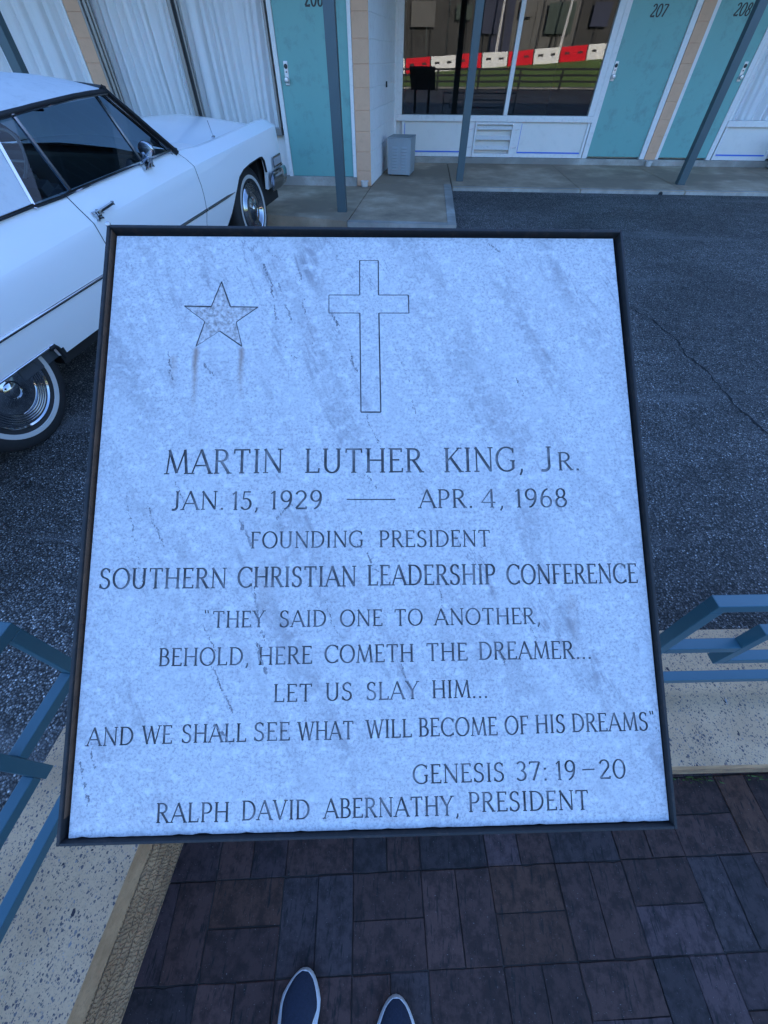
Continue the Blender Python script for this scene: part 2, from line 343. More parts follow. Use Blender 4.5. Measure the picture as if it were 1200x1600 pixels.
def lathe(bm, prof, seg=48, axis='y', c=(0, 0, 0), caps=True):  # prof [(r, h)]
    rings = []
    for (r, h) in prof:
        ring = []
        for k in range(seg):
            t = 2*math.pi*k/seg; a, b_ = r*math.cos(t), r*math.sin(t)
            co = (a, h, b_) if axis == 'y' else (a, b_, h)
            ring.append(bm.verts.new((c[0]+co[0], c[1]+co[1], c[2]+co[2])))
        rings.append(ring)
    fs = []
    for i in range(len(rings)-1):
        for k in range(seg): fs.append(bm.faces.new((rings[i][k], rings[i][(k+1) % seg], rings[i+1][(k+1) % seg], rings[i+1][k])))
    for ring in (rings[0], rings[-1]) if caps else ():
        try: fs.append(bm.faces.new(ring))
        except ValueError: pass
    bmesh.ops.recalc_face_normals(bm, faces=fs)

# ------------------------------------------------------------------ Roman stroke lettering
TK, TN = 0.105, 0.058
def arc(cx, cy, rx, ry, a0, a1, n=14): return [(cx+rx*math.cos(R(a0+(a1-a0)*i/n)), cy+ry*math.sin(R(a0+(a1-a0)*i/n))) for i in range(n+1)]
def S(pts, w=None, s=''): return (pts, w, s)   # w None = contrast by direction ; s: 'a' serif at start, 'b' at end
def glyph(ch):
    k, n = TK, TN
    if ch == 'A': return .74, [S([(0, 0), (.36, 1)], n, 'a'), S([(.35, 1), (.74, 0)], k, 'b'), S([(.13, .34), (.60, .34)], n)]
    if ch == 'B': return .56, [S([(.1, 0), (.1, 1)], k, 'ab'), S([(.06, .97)]+arc(.27, .745, .2, .225, 90, -90)+[(.1, .52)]), S([(.1, .52), (.28, .52)]+arc(.3, .275, .24, .245, 90, -90)+[(.06, .03)])]
    if ch == 'C': return .74, [S(arc(.43, .5, .41, .49, 42, 318, 26)), S([(.73, .95), (.73, .74)], n), S([(.73, .05), (.73, .2)], n)]
    if ch == 'D': return .74, [S([(.1, 0), (.1, 1)], k, 'ab'), S([(.05, .97), (.28, .97)]+arc(.28, .5, .42, .47, 90, -90, 22)+[(.05, .03)])]
    if ch == 'E': return .54, [S([(.1, 0), (.1, 1)], k, 'ab'), S([(.05, .97), (.50, .97), (.50, .84)], n), S([(.1, .52), (.42, .52)], n), S([(.05, .03), (.53, .03), (.54, .18)], n)]
    if ch == 'F': return .52, [S([(.1, 0), (.1, 1)], k, 'ab'), S([(.05, .97), (.50, .97), (.50, .84)], n), S([(.1, .5), (.42, .5)], n)]
    if ch == 'G': return .78, [S(arc(.43, .5, .41, .49, 45, 315, 26)), S([(.71, .95), (.71, .76)], n), S([(.70, .12), (.70, .42)], k), S([(.58, .43), (.78, .43)], n)]
    if ch == 'H': return .76, [S([(.1, 0), (.1, 1)], k, 'ab'), S([(.66, 0), (.66, 1)], k, 'ab'), S([(.1, .51), (.66, .51)], n)]
    if ch == 'I': return .24, [S([(.12, 0), (.12, 1)], k, 'ab')]
    if ch == 'J': return .44, [S([(.32, 1), (.32, .22)]+arc(.16, .2, .16, .19, 0, -120, 10), k, 'a')]
    if ch == 'K': return .70, [S([(.1, 0), (.1, 1)], k, 'ab'), S([(.62, 1), (.12, .46)], n, 'a'), S([(.25, .60), (.68, 0)], k, 'b')]
    if ch == 'L': return .54, [S([(.1, 0), (.1, 1)], k, 'ab'), S([(.05, .03), (.52, .03), (.54, .2)], n)]
    if ch == 'M': return .92, [S([(.06, 0), (.16, 1)], n, 'a'), S([(.13, 1), (.46, .04)], k), S([(.46, .04), (.77, 1)], n), S([(.76, 1), (.86, 0)], k, 'b')]
    if ch == 'N': return .78, [S([(.1, 0), (.1, 1)], n, 'a'), S([(.06, 1), (.69, .02)], k), S([(.69, 0), (.69, 1)], n, 'b')]
    if ch == 'O': return .82, [S(arc(.41, .5, .39, .49, 90, 450, 40))]
    if ch == 'P': return .56, [S([(.1, 0), (.1, 1)], k, 'ab'), S([(.05, .97), (.28, .97)]+arc(.29, .715, .23, .255, 90, -90)+[(.1, .46)])]
    if ch == 'R': return .64, [S([(.1, 0), (.1, 1)], k, 'ab'), S([(.05, .97), (.28, .97)]+arc(.29, .74, .22, .23, 90, -90)+[(.1, .51)]), S([(.28, .51), (.61, 0)], k, 'b')]
    if ch == 'S': return .54, [S(arc(.28, .755, .21, .225, 30, 255, 16)+arc(.25, .26, .235, .25, 65, -155, 18)[0:]), S([(.465, .95), (.465, .78)], n), S([(.035, .03), (.035, .23)], n)]
    if ch == 'T': return .66, [S([(.33, 0), (.33, 1)], k, 'a'), S([(.02, .82), (.03, .97), (.63, .97), (.64, .82)], n)]
    if ch == 'U': return .74, [S([(.1, 1), (.1, .33)]+arc(.36, .31, .26, .3, 180, 360, 18)+[(.62, 1)], None, 'ab')]
    if ch == 'V': return .72, [S([(.03, 1), (.36, 0)], k, 'a'), S([(.35, 0), (.68, 1)], n, 'b')]
    if ch == 'W': return 1.0, [S([(.03, 1), (.29, 0)], k, 'a'), S([(.28, 0), (.50, .98)], n), S([(.48, .98), (.74, 0)], k), S([(.73, 0), (.97, 1)], n, 'b')]
    if ch == 'Y': return .68, [S([(.03, 1), (.34, .48)], k, 'a'), S([(.65, 1), (.34, .48)], n, 'a'), S([(.34, .5), (.34, 0)], k, 'b')]
    if ch == '0': return .66, [S(arc(.33, .5, .29, .49, 90, 450, 36))]
    if ch == '1': return .34, [S([(.2, 0), (.2, 1)], k, 'a'), S([(.04, .84), (.2, .98)], n)]
    if ch == '2': return .58, [S(arc(.28, .72, .23, .26, 165, -35, 16)+[(.04, .04)]), S([(.04, .035), (.54, .035), (.56, .14)], k*.8)]
    if ch == '3': return .54, [S(arc(.25, .75, .2, .235, 150, -90, 14)), S(arc(.25, .265, .24, .25, 90, -150, 16))]
    if ch == '4': return .64, [S([(.47, 0), (.47, 1)], k, 'a'), S([(.46, .98), (.03, .28), (.63, .28)], n)]
    if ch == '5': return .56, [S([(.5, .96), (.15, .96), (.11, .55)], n), S(arc(.24, .31, .26, .295, 115, -150, 18))]
    if ch == '6': return .60, [S(arc(.44, .36, .37, .63, 95, 180, 10)+arc(.3, .3, .235, .29, 180, 540, 28))]
    if ch == '7': return .56, [S([(.03, .84), (.04, .96), (.54, .96)], n), S([(.54, .96), (.2, 0)], k)]
    if ch == '8': return .56, [S(arc(.28, .75, .19, .235, 90, 450, 24)), S(arc(.28, .265, .235, .255, 90, 450, 26))]
    if ch == '9': return .60, [S(arc(.17, .64, .37, .63, -85, 0, 10)+arc(.3, .7, .235, .29, 0, 360, 28))]
    if ch == '.': return .2, [S([(.1, -.02), (.1, .09)], .11)]
    if ch == ',': return .22, [S([(.13, .1), (.12, -.02), (.05, -.16)], .075)]
    if ch == ':': return .24, [S([(.12, -.02), (.12, .09)], .11), S([(.12, .55), (.12, .66)], .11)]
    if ch == "'": return .3, [S([(.06, 1.08), (.05, .86)], .06), S([(.2, 1.08), (.19, .86)], .06)]
    if ch == '"': return .4, [S([(.06, 1.06), (.09, .86)], .06), S([(.22, 1.06), (.25, .86)], .06)]
    return .4, []
REC = None      # while a list, strokes are collected as outlines to be cut into the stone
def stroke(bm, pts, wfun, z, thick=0.0, mi=0):
    P = [Vector((p[0], p[1])) for p in pts]; n = len(P); L, Rr = [], []
    for i in range(n):
        a = P[max(i-1, 0)]; b_ = P[min(i+1, n-1)]
        d0 = (P[i]-a) if i > 0 else (b_-P[i]); d1 = (b_-P[i]) if i < n-1 else (P[i]-a)
        if d0.length < 1e-9: d0 = d1
        if d1.length < 1e-9: d1 = d0
        d0.normalize(); d1.normalize(); t = (d0+d1); t = t.normalized() if t.length > 1e-6 else d1
        nn = Vector((-t.y, t.x)); cs = max(0.55, t.dot(d1)); wd = wfun(t)*0.5/cs
        L.append(P[i]+nn*wd); Rr.append(P[i]-nn*wd)
    if REC is not None:
        for i in range(n-1): REC.append([Rr[i], Rr[i+1], L[i+1], L[i]])
        return
    vl = [bm.verts.new((p.x, p.y, z)) for p in L]; vr = [bm.verts.new((p.x, p.y, z)) for p in Rr]
    for i in range(n-1):
        try:
            f = bm.faces.new((vr[i], vr[i+1], vl[i+1], vl[i])); f.material_index = mi
        except ValueError: pass
def word(bm, text, x0, y0, x1, y1, ch, z0=0.0004, weight=1.0, shear=0.0, gap=0.15):
    items = []; tot = 0.0
    for i, c in enumerate(text):
        w_, st = glyph(c); sc = 1.0
        items.append((tot, st, w_)); tot += w_ + (gap if i < len(text)-1 else 0)
    sx = (x1-x0)/tot; dy = (y1-y0)
    kk = 0
    for off, st, w_ in items:
        for (pts, wd, srf) in st:
            sq = 1.0
            q = [((x0+(off+p[0])*sx) + shear*p[1]*ch, y0+dy*((off+p[0])*sx)/(x1-x0) + p[1]*ch) for p in pts]
            z = z0 + (kk % 23)*0.00002; kk += 1
            if wd is None: wf = lambda t: (TN+(TK-TN)*abs(t.y)**1.3)*ch*weight
            else: wf = lambda t, wd=wd: wd*ch*weight
            stroke(bm, q, wf, z)
            for flag, p in (('a', q[0]), ('b', q[-1])):
                if flag in srf:
                    z = z0 + (kk % 23)*0.00002; kk += 1
                    yy = p[1] + (0.02*ch if p[1]-y0 < ch*0.5 else -0.02*ch)
                    stroke(bm, [(p[0]-.105*ch, yy), (p[0]+.105*ch, yy)], lambda t: 0.045*ch*weight, z)

# ================================================================== GROUND
def az(y): return -0.13 if y > 7.6 else (-0.25+0.046*(y-5) if y > -0.2 else -0.4892)
bm = bmesh.new()
ys = [300, 60, 12, 7.6, 5.5, 4, 2.5, 1.2, 0.62, 0.5, 0.05, -0.2, -3, -4.3, -4.6, -9, -20, -60, -300]
xs = [-300, -60, -15, -8, -4, -2, -.80, -.76, 0, 2, 4.6, 7.2, 15, 60, 300]
gv = [[bm.verts.new((x, y, az(y) if not (-.78 < x < 7 and -4.4 < y < .55) else -.62)) for x in xs] for y in ys]      # the plaza is let into it
for i in range(len(ys)-1):
    for j in range(len(xs)-1):
        bm.faces.new((gv[i][j], gv[i+1][j], gv[i+1][j+1], gv[i][j+1]))
struct('parking_lot', bm, 'asphalt')

# long crack wandering across the asphalt
bm = bmesh.new(); rc = random.Random(3)
cp = [(1.80, 4.05), (1.946, 3.771), (2.062, 3.556), (2.141, 3.233), (2.126, 3.021), (2.183, 2.787), (2.196, 2.454), (2.246, 2.172), (2.35, 1.9), (2.38, 1.6)]
pp = []
for a, b_ in zip(cp, cp[1:]):
    for k in range(6): 
        t = k/6; pp.append((a[0]+(b_[0]-a[0])*t+rc.uniform(-.014, .014), a[1]+(b_[1]-a[1])*t))
L_ = []
for i, p in enumerate(pp):
    wd = rc.uniform(.002, .009)*(1 if i > 4 else .5); z = az(p[1])+.003
    L_.append((bm.verts.new((p[0]-wd, p[1], z)), bm.verts.new((p[0]+wd, p[1], z))))
for a, b_ in zip(L_, L_[1:]): bm.faces.new((a[0], b_[0], b_[1], a[1]))
struct('pavement_crack', bm, 'crack')

# basket-weave brick plaza
bo, ex, ey = Vector((-.086, -.083)), Vector((.2072, .0222)), Vector((.0213, -.2015))
def wall_in_right(x): return 0.1435 + 0.09*x          # plaza face of the wall, right run
def wall_in_left(y): return -0.61 - 0.055*(0.085-y)   # plaza face of the wall, left run
bm = bmesh.new(); cl = bm.loops.layers.float_color.new('tint'); rb = random.Random(11)
def brick(ax, ay, bx, by):
    gp = rb.uniform(.0003, .0011); q = []
    z = -0.48 + rb.uniform(-.0025, .0015); tilt = rb.uniform(-.0012, .0012)
    for (sx_, sy_) in ((ax+gp, ay+gp), (bx-gp, ay+gp), (bx-gp, by-gp), (ax+gp, by-gp)):
        p = bo+ex*(sx_/.2072+rb.uniform(-.004, .004))+ey*(sy_/.2025+rb.uniform(-.004, .004)); q.append(p)
    c = sum(q, Vector((0, 0)))/4
    if c.y > wall_in_right(c.x)+.13 or c.x < wall_in_left(c.y)-.13: return
    ring = []          # worn, slightly wandering outline
    for i in range(4):
        p0, p1 = q[i], q[(i+1) % 4]; nd = 7 if (p1-p0).length > .15 else 4
        for k in range(nd):
            t = k/nd; ch = (c-p0.lerp(p1, t)).normalized(); ring.append(p0.lerp(p1, t)+ch*(rb.uniform(-.0004, .0012)+(rb.random() < .06)*rb.uniform(.001, .004)))
    n_ = len(ring)
    def zz(p, d): return z-d+tilt*((p-c).dot(ex)/.1)
    top = [bm.verts.new((p.x+(c.x-p.x)*.018, p.y+(c.y-p.y)*.018, zz(p, rb.uniform(0, .0006)))) for p in ring]
    mid = [bm.verts.new((p.x, p.y, zz(p, .0025))) for p in ring]; low = [bm.verts.new((p.x, p.y, z-.05)) for p in ring]
    fs = [bm.faces.new(top[::-1])]
    for A_, B_ in ((top, mid), (mid, low)):
        for i in range(n_): fs.append(bm.faces.new((A_[i], A_[(i+1) % n_], B_[(i+1) % n_], B_[i])))
    t = rb.random(); v_ = rb.uniform(.52, .95)
    base = (.086, .044, .036) if t < .55 else ((.062, .043, .043) if t < .76 else ((.112, .052, .034) if t < .9 else (.090, .054, .054)))
    for f in fs:
        for lp in f.loops: lp[cl] = (base[0]*v_, base[1]*v_, base[2]*v_, 1)
U_ = .2072; V_ = .2025
for i in range(-6, 32):
    for j in range(-7, 23):
        x0, y0 = i*U_, j*V_
        if (i+j) % 2 == 0:
            brick(x0, y0, x0+U_, y0+V_/2); brick(x0, y0+V_/2, x0+U_, y0+V_)
        else:
            brick(x0, y0, x0+U_/2, y0+V_); brick(x0+U_/2, y0, x0+U_, y0+V_)
bmesh.ops.recalc_face_normals(bm, faces=bm.faces[:])
struct('brick_plaza', bm, 'brick')
bm = bmesh.new(); prism(bm, [(-.78, -4.3), (6.5, -4.3), (6.5, .75), (-.78, .3)], -.56, -.4845); struct('plaza_bed', bm, 'joint_sand')

# concrete walkway in front of the rooms
bm = bmesh.new()
def slab(x0, x1, y0, y1, mi=0, z=-.10): box(bm, x0+.004, x1-.004, y0+.004, y1-.004, -.5, z, .008, mi)
xa = [-14, -11.4, -8.6, -5.9, -3.3]
for a, b_ in zip(xa, xa[1:]): slab(a, b_, 5.72, 7.6)
# slightly bowed, worn front edge by the car
for verts in [prism(bm, [(-3.29, 5.84), (-2.2, 5.77), (-1.3, 5.60), (-.81, 5.46), (-.69, 7.6), (-3.29, 7.6)], -.5, -.10)]: pass
prism(bm, [(-.795, 5.53), (.36, 5.50), (.38, 7.60), (-.68, 7.60)], -.5, -.104, 0)
prism(bm, [(-.80, 5.43), (.46, 5.40), (.49, 7.38), (.49, 7.60), (.381, 7.60), (.361, 5.50), (-.796, 5.53)], -.5, -.098, 1)
for x0, x1, a0, a1 in [(.50, 2.37, .06, .06)]: pass
for x0, x1 in [(.50, 2.36), (2.36, 3.84), (3.84, 5.6), (5.6, 8.2), (8.2, 11), (11, 14)]:
    slab(x0, x1, 7.48, 9.6); slab(x0, x1, 7.39, 7.48, 1, -.097)
box(bm, -.69, .492, 7.604, 9.6, -.5, -.102, .004)
struct('walkway', bm, ['walk', 'walk_edge'])
# chipped lump of old asphalt and rubble against the walk edge beside the car
bm = bmesh.new(); rr = random.Random(5)
for k in range(46):
    x = rr.uniform(-1.75, -.55); y = 5.40-(x+.8)*(.2 if x < -.8 else 0)+rr.uniform(-.03, .05); s = rr.uniform(.012, .035)
    r = bmesh.ops.create_icosphere(bm, subdivisions=1, radius=s)
    for v in r['verts']: v.co = Vector((v.co.x*rr.uniform(.7, 1.5)+x, v.co.y*rr.uniform(.7, 1.3)+y, v.co.z*.6+az(y)+s*.2))
o = struct('broken_pavement', bm, 'walk'); o['kind'] = 'stuff'; o['label'] = 'crumbled concrete bits along the broken walkway edge beside the car'; o['category'] = 'rubble'

# ================================================================== LOW WALL round the plaza
bm = bmesh.new()
zt = -.16
inner = [(7.0, wall_in_right(7.0)), (-.612, wall_in_right(-.612)), (wall_in_left(-4.5), -4.5)]
outer = [(7.0, wall_in_right(7.0)+.40), (-.955, wall_in_right(-.955)+.40), (wall_in_left(-4.5)-.37, -4.5)]
def run(inn, out, lipz, ins, z0, z1, mi_side, mi_top):
    vi0 = [bm.verts.new((p[0], p[1], z0)) for p in inn]; vi1 = [bm.verts.new((p[0], p[1], z1)) for p in inn]
    vo0 = [bm.verts.new((p[0], p[1], z0)) for p in out]; vo1 = [bm.verts.new((p[0], p[1], z1)) for p in out]
    fs = []
    for i in range(len(inn)-1):
        f = bm.faces.new((vi1[i], vi1[i+1], vo1[i+1], vo1[i])); f.material_index = mi_top; fs.append(f)
        for A_, B_ in ((vi0, vi1), (vo1, vo0)):
            f = bm.faces.new((A_[i], A_[i+1], B_[i+1], B_[i])); f.material_index = mi_side; fs.append(f)
        fs.append(bm.faces.new((vo0[i], vo0[i+1], vi0[i+1], vi0[i])))
    for e in (0, -1): fs.append(bm.faces.new((vi0[e], vi1[e], vo1[e], vo0[e])))
    bmesh.ops.recalc_face_normals(bm, faces=fs)
def offs(pl, d):   # pull the plaza side back by d
    return [(pl[0][0], pl[0][1]+d), (pl[1][0]-d, pl[1][1]+d), (pl[2][0]-d, pl[2][1])]
run(inner, outer, 0, 0, zt-.075, zt, 1, 0)
run(offs(inner, .012), outer, 0, 0, -.62, zt-.0752, 2, 1)
def mk_ribbed():
    m, nt, b = mat('board_cast'); v = coords(nt)
    n = noise(nt, v, 12, 6, 0.65); c = ramp(nt, n, [(0.35, (0.36, 0.205, 0.10)), (0.65, (0.54, 0.33, 0.175))])
    sp = nt.nodes.new('ShaderNodeSeparateXYZ'); nt.links.new(v, sp.inputs[0])
    crs = math_(nt, 'FRACT', math_(nt, 'ADD', math_(nt, 'MULTIPLY', sp.outputs[2], 20.0), math_(nt, 'MULTIPLY', noise(nt, v, 16, 4, 0.7), 0.9)))
    joint = ramp(nt, crs, [(0.0, g(0)), (0.09, g(1)), (0.92, g(1)), (1.0, g(0))])
    along = math_(nt, 'SUBTRACT', math_(nt, 'MULTIPLY', sp.outputs[1], 1.0), math_(nt, 'MULTIPLY', sp.outputs[0], 1.0))
    row = math_(nt, 'FLOOR', math_(nt, 'MULTIPLY', sp.outputs[2], 20.0))
    wn_ = noise(nt, v, 30, 3, 0.6)
    rib = math_(nt, 'FRACT', math_(nt, 'ADD', math_(nt, 'MULTIPLY', along, 115.0), math_(nt, 'ADD', math_(nt, 'MULTIPLY', row, .37), math_(nt, 'MULTIPLY', wn_, 3.2))))
    ribh = ramp(nt, rib, [(0.0, g(0)), (0.35, g(1)), (0.75, g(1)), (1.0, g(0))])
    h = math_(nt, 'MULTIPLY', joint, math_(nt, 'ADD', math_(nt, 'MULTIPLY', ribh, .5), .5))
    dirt = noise(nt, v, 26, 4, 0.7)
    c = mix(nt, (0.15, 0.095, 0.055), c, math_(nt, 'ADD', math_(nt, 'MULTIPLY', h, .8), .2)); c = mix(nt, c, (0.13, 0.09, 0.06), ramp(nt, dirt, [(.52, g(0)), (.7, g(.6))]))
    nt.links.new(c, b.inputs['Base Color']); b.inputs['Roughness'].default_value = 0.85; bump(nt, b, h, 0.9, 0.008); return m
MT['ribbed'] = mk_ribbed()
o = obj('concrete_wall', bm, ['aggregate', 'lip', 'ribbed'])
tag(o, 'low tan exposed-aggregate concrete wall bending round the brick paving under the plaque', 'low wall')
# weeds in the joint between bricks and wall
bm = bmesh.new(); rw = random.Random(2)
def tuft(cx, cy, n, hh):
    for k in range(n):
        a = rw.uniform(0, 6.28); p = Vector((cx+rw.uniform(-.03, .03), cy+rw.uniform(-.012, .004), -.485)); L = rw.uniform(.3, 1)*hh
        q = p+Vector((math.cos(a)*L*.7, -abs(math.sin(a))*L*.6, L)); s = Vector((-math.sin(a), math.cos(a), 0))*.0022; m_ = (p+q)/2+Vector((0, 0, L*.18))
        v = [bm.verts.new(t) for t in (p-s, p+s, m_+s, m_-s)]; e = bm.verts.new(q); bm.faces.new(v); bm.faces.new((v[3], v[2], e))
for cx in (1.02, 1.06, 1.12, 1.27, 1.31, 1.36, 1.6, 2.1): tuft(cx, wall_in_right(cx)+.002, 9, .022)

o = obj('weeds', bm, 'weed'); tag(o, 'small green weeds growing in the joint between bricks and low wall', 'weeds', kind='stuff')

# ================================================================== MEMORIAL MARKER
PU, PV, PN, PT = Vector(((0.995811, 0.090668, -0.011810))), Vector(((0.069047, -0.830374, -0.552911))), Vector(((0.059938, -0.549780, 0.833157))), Vector(((-0.471984, 0.690352, 0.967876)))
Mm = Matrix.Identity(4)
for i in range(3): Mm[i][0] = PU[i]; Mm[i][1] = -PV[i]; Mm[i][2] = PN[i]; Mm[i][3] = PT[i]
root = empty('memorial_plaque'); root.matrix_world = Mm
tag(root, 'tilted square white marble memorial plaque in black iron frame, carved with star, cross and lettering', 'memorial')
W_, H_ = .80, .868
# stone, slightly chipped lower edge
bm = bmesh.new(); rs = random.Random(9)
pts = []
for k in range(40): pts.append((.0117+(.7885-.0117)*k/40, -(.0128-.0035*k/40)))
pts.append((.7885, -.0092))
for k in range(1, 40): pts.append((.7885+.006*k/40, -.0092-(.8622-.0092)*k/40+0))
pts.append((.7945, -.8615))
for k in range(1, 90): pts.append((.7945-(.7945-.0098)*k/90, -.8620-.0010*k/90+(rs.random()**5)*.0016))
pts.append((.0098, -.8632))
STONE = pts; bm.free()
slab_o = bpy.data.objects.new('marble_slab', bpy.data.meshes.new('marble_slab')); COL.objects.link(slab_o); slab_o.parent = root     # mesh cut below
CUTS = []     # [name, depth, material, outlines, parent]
# frame: angle-iron rim standing proud of the stone
bm = bmesh.new()
for a in ((0, .0044, -H_, 0), (W_-.0040, W_, -H_, 0), (.0045, W_-.0041, -.0048, 0), (.0045, W_-.0041, -H_, -H_+.0036)):
    box(bm, a[0], a[1], a[2], a[3], -.040, .0075, .0012)
fr = obj('iron_frame', bm, 'black_iron', root)
bm = bmesh.new(); box(bm, .0046, W_-.0042, -H_+.0038, -.0050, -.046, -.0305); tray = obj('backing_tray', bm, 'rust', root)
bm = bmesh.new(); box(bm, .0045, .0057, -H_+.03, -.0055, -.030, .0040, .0004); obj('rust_strip', bm, 'rust', fr)
bm = bmesh.new(); bmesh.ops.create_uvsphere(bm, u_segments=14, v_segments=10, radius=.0042)
for v in bm.verts: v.co += Vector((.001, .001, .006))
obj('corner_bead', bm, 'aluminium', fr, 60)
# pedestal under it, standing on the wall
bm = bmesh.new(); inv = Mm.inverted()
def loc(p): return inv @ Vector(p)
def wbox(bm, x0, x1, y0, y1, z0, z1):
    vs_ = box(bm, x0, x1, y0, y1, z0, z1)
    for v in vs_: v.co = loc(v.co)
wbox(bm, -.30, -.22, .40, .48, -.158, .70); wbox(bm, .14, .22, .42, .50, -.158, .70)
for x0, x1 in ((-.33, -.19), (.11, .25)): wbox(bm, x0, x1, .37, .52, -.1598, -.146)
obj('pedestal_post', bm, 'black_iron', root)
# star
star = [(0.1739, 0.0878), (0.189, 0.1288), (0.2305, 0.1292), (0.1985, 0.1537), (0.2084, 0.1927), (0.1742, 0.1682), (0.1401, 0.1929), (0.1516, 0.1531), (0.1198, 0.1283), (0.1601, 0.1289)]
so = bpy.data.objects.new('carved_star', bpy.data.meshes.new('carved_star')); COL.objects.link(so); so.parent = root
CUTS.append([so, .0007, 'star', [[Vector((x, -y)) for x, y in star][::-1]]])
def outline(name, pts, parent, ws):
    global REC
    bm = None; n = len(pts); REC = []
    for i in range(n):
        a, b_ = Vector(pts[i]), Vector(pts[(i+1) % n]); w_ = ws[i % len(ws)]
        stroke(bm, [(a.x, -a.y), (b_.x, -b_.y)], lambda t: w_, .0005+i*.00003)
    o = bpy.data.objects.new(name, bpy.data.meshes.new(name)); COL.objects.link(o); o.parent = parent; CUTS.append([o, .0016, 'outline', REC]); REC = None; return o
outline('cut_edge', star, so, [.0022, .0012, .0020, .0013, .0021, .0011, .0012, .0012, .0020, .0011])
cross = [(0.3853, 0.0505), (0.4142, 0.0503), (0.4140, 0.1084), (0.4601, 0.1081), (0.4605, 0.1380), (0.4144, 0.1381), (0.4158, 0.2957), (0.3865, 0.2957), (0.3853, 0.1383), (0.3383, 0.1384), (0.3381, 0.1088), (0.3852, 0.1086)]
outline('carved_cross', cross, root, [.0011, .0018, .0013, .0018, .0013, .0021, .0022, .0019, .0013, .0013, .0013, .0016])
# dark seams in the stone
def fissure(bm, x0, y0, x1, y1, wd, gapp, seed):
    """a seam made of dark crystalline specks strung along a wandering line, thick and thin by turns"""
    r = random.Random(seed); L = math.hypot(x1-x0, y1-y0); n = max(10, int(L/.0011)); ox = 0; dens = .5; zi = 0
    for k in range(n+1):
        t = k/n; ox = ox*.95+r.uniform(-.0011, .0011); dens = min(1, max(0, dens+r.uniform(-.22, .22)))
        if r.random() < gapp*.6 or r.random() > dens*1.25: continue
        for m_ in range(1+(r.random() < dens*.6)):
            cx = x0+(x1-x0)*t+ox+r.gauss(0, wd*.28); cy = -(y0+(y1-y0)*t)+r.uniform(-.0012, .0012); sz = wd*r.uniform(.22, .60)*(.6+.6*dens); a0 = r.uniform(0, 6.28); nv = r.choice((4, 5, 6)); zi += 1
            ps = []
            for q in range(nv):
                a = a0+6.283*q/nv; rr_ = sz*r.uniform(.5, 1.1); px, py = rr_*math.cos(a), rr_*math.sin(a)*1.7; ps.append(bm.verts.new((cx+px*.92-py*.22, cy+py*.95+px*.3, .00008+zi*.000002)))
            bm.faces.new(ps)
VEINS = enumerate([(.237, .058, .262, .150, .0030, .25), (.262, .090, .280, .150, .0024, .4), (.292, .066, .302, .120, .0032, .25), (.298, .12, .315, .190, .0022, .5), (.338, .020, .357, .054, .0028, .2), (.24, .034, .262, .05, .002, .4), (.342, .139, .352, .16, .0026, .3), (.362, .176, .380, .232, .0026, .2),
                       (.268, .190, .290, .215, .002, .5), (.585, .016, .603, .034, .003, .3), (.690, .255, .700, .275, .0024, .4), (.10, .202, .112, .245, .0024, .5), (.155, .222, .170, .240, .004, .5), (.395, .296, .42, .36, .0018, .5), (.45, .215, .47, .30, .0016, .55), (.39, .39, .41, .41, .0022, .3),
                       (.29, .43, .262, .455, .002, .5), (.214, .455, .235, .49, .003, .35), (.085, .43, .11, .49, .002, .5), (.12, .40, .14, .44, .002, .6), (.15, .46, .163, .53, .0018, .4), (.055, .42, .085, .54, .0018, .4), (.075, .54, .11, .60, .002, .5), (.38, .49, .41, .53, .002, .5), (.235, .55, .25, .62, .0026, .6),
                       (.243, .625, .258, .665, .0030, .15), (.17, .60, .185, .635, .0022, .3), (.18, .648, .21, .715, .0020, .45), (.19, .73, .215, .757, .0036, .1), (.017, .77, .032, .825, .0026, .1), (.024, .74, .036, .78, .0018, .3), (.205, .765, .24, .835, .0018, .5), (.335, .835, .352, .86, .0018, .4),
                       (.495, .555, .50, .60, .0018, .5), (.56, .60, .585, .66, .0014, .6), (.61, .585, .64, .65, .0016, .6), (.44, .655, .455, .70, .0018, .5), (.785, .744, .79, .75, .003, .2), (.33, .56, .36, .62, .0014, .6), (.47, .34, .49, .37, .0014, .6), (.56, .33, .60, .37, .0012, .6), (.67, .42, .69, .44, .0016, .5), (.62, .24, .63, .27, .0022, .4)])
def mk_seam():
    m, nt, b = mat('stone_seam'); v = coords(nt)
    c = ramp(nt, noise(nt, v, 90, 4, .7), [(.3, (.09, .088, .098)), (.7, (.34, .335, .35))]); nt.links.new(c, b.inputs['Base Color']); b.inputs['Roughness'].default_value = .8; return m
MT['seam'] = mk_seam()
for k, a in VEINS:
    bm = bmesh.new(); fissure(bm, *a, k); obj('dark_vein', bm, 'seam', slab_o)
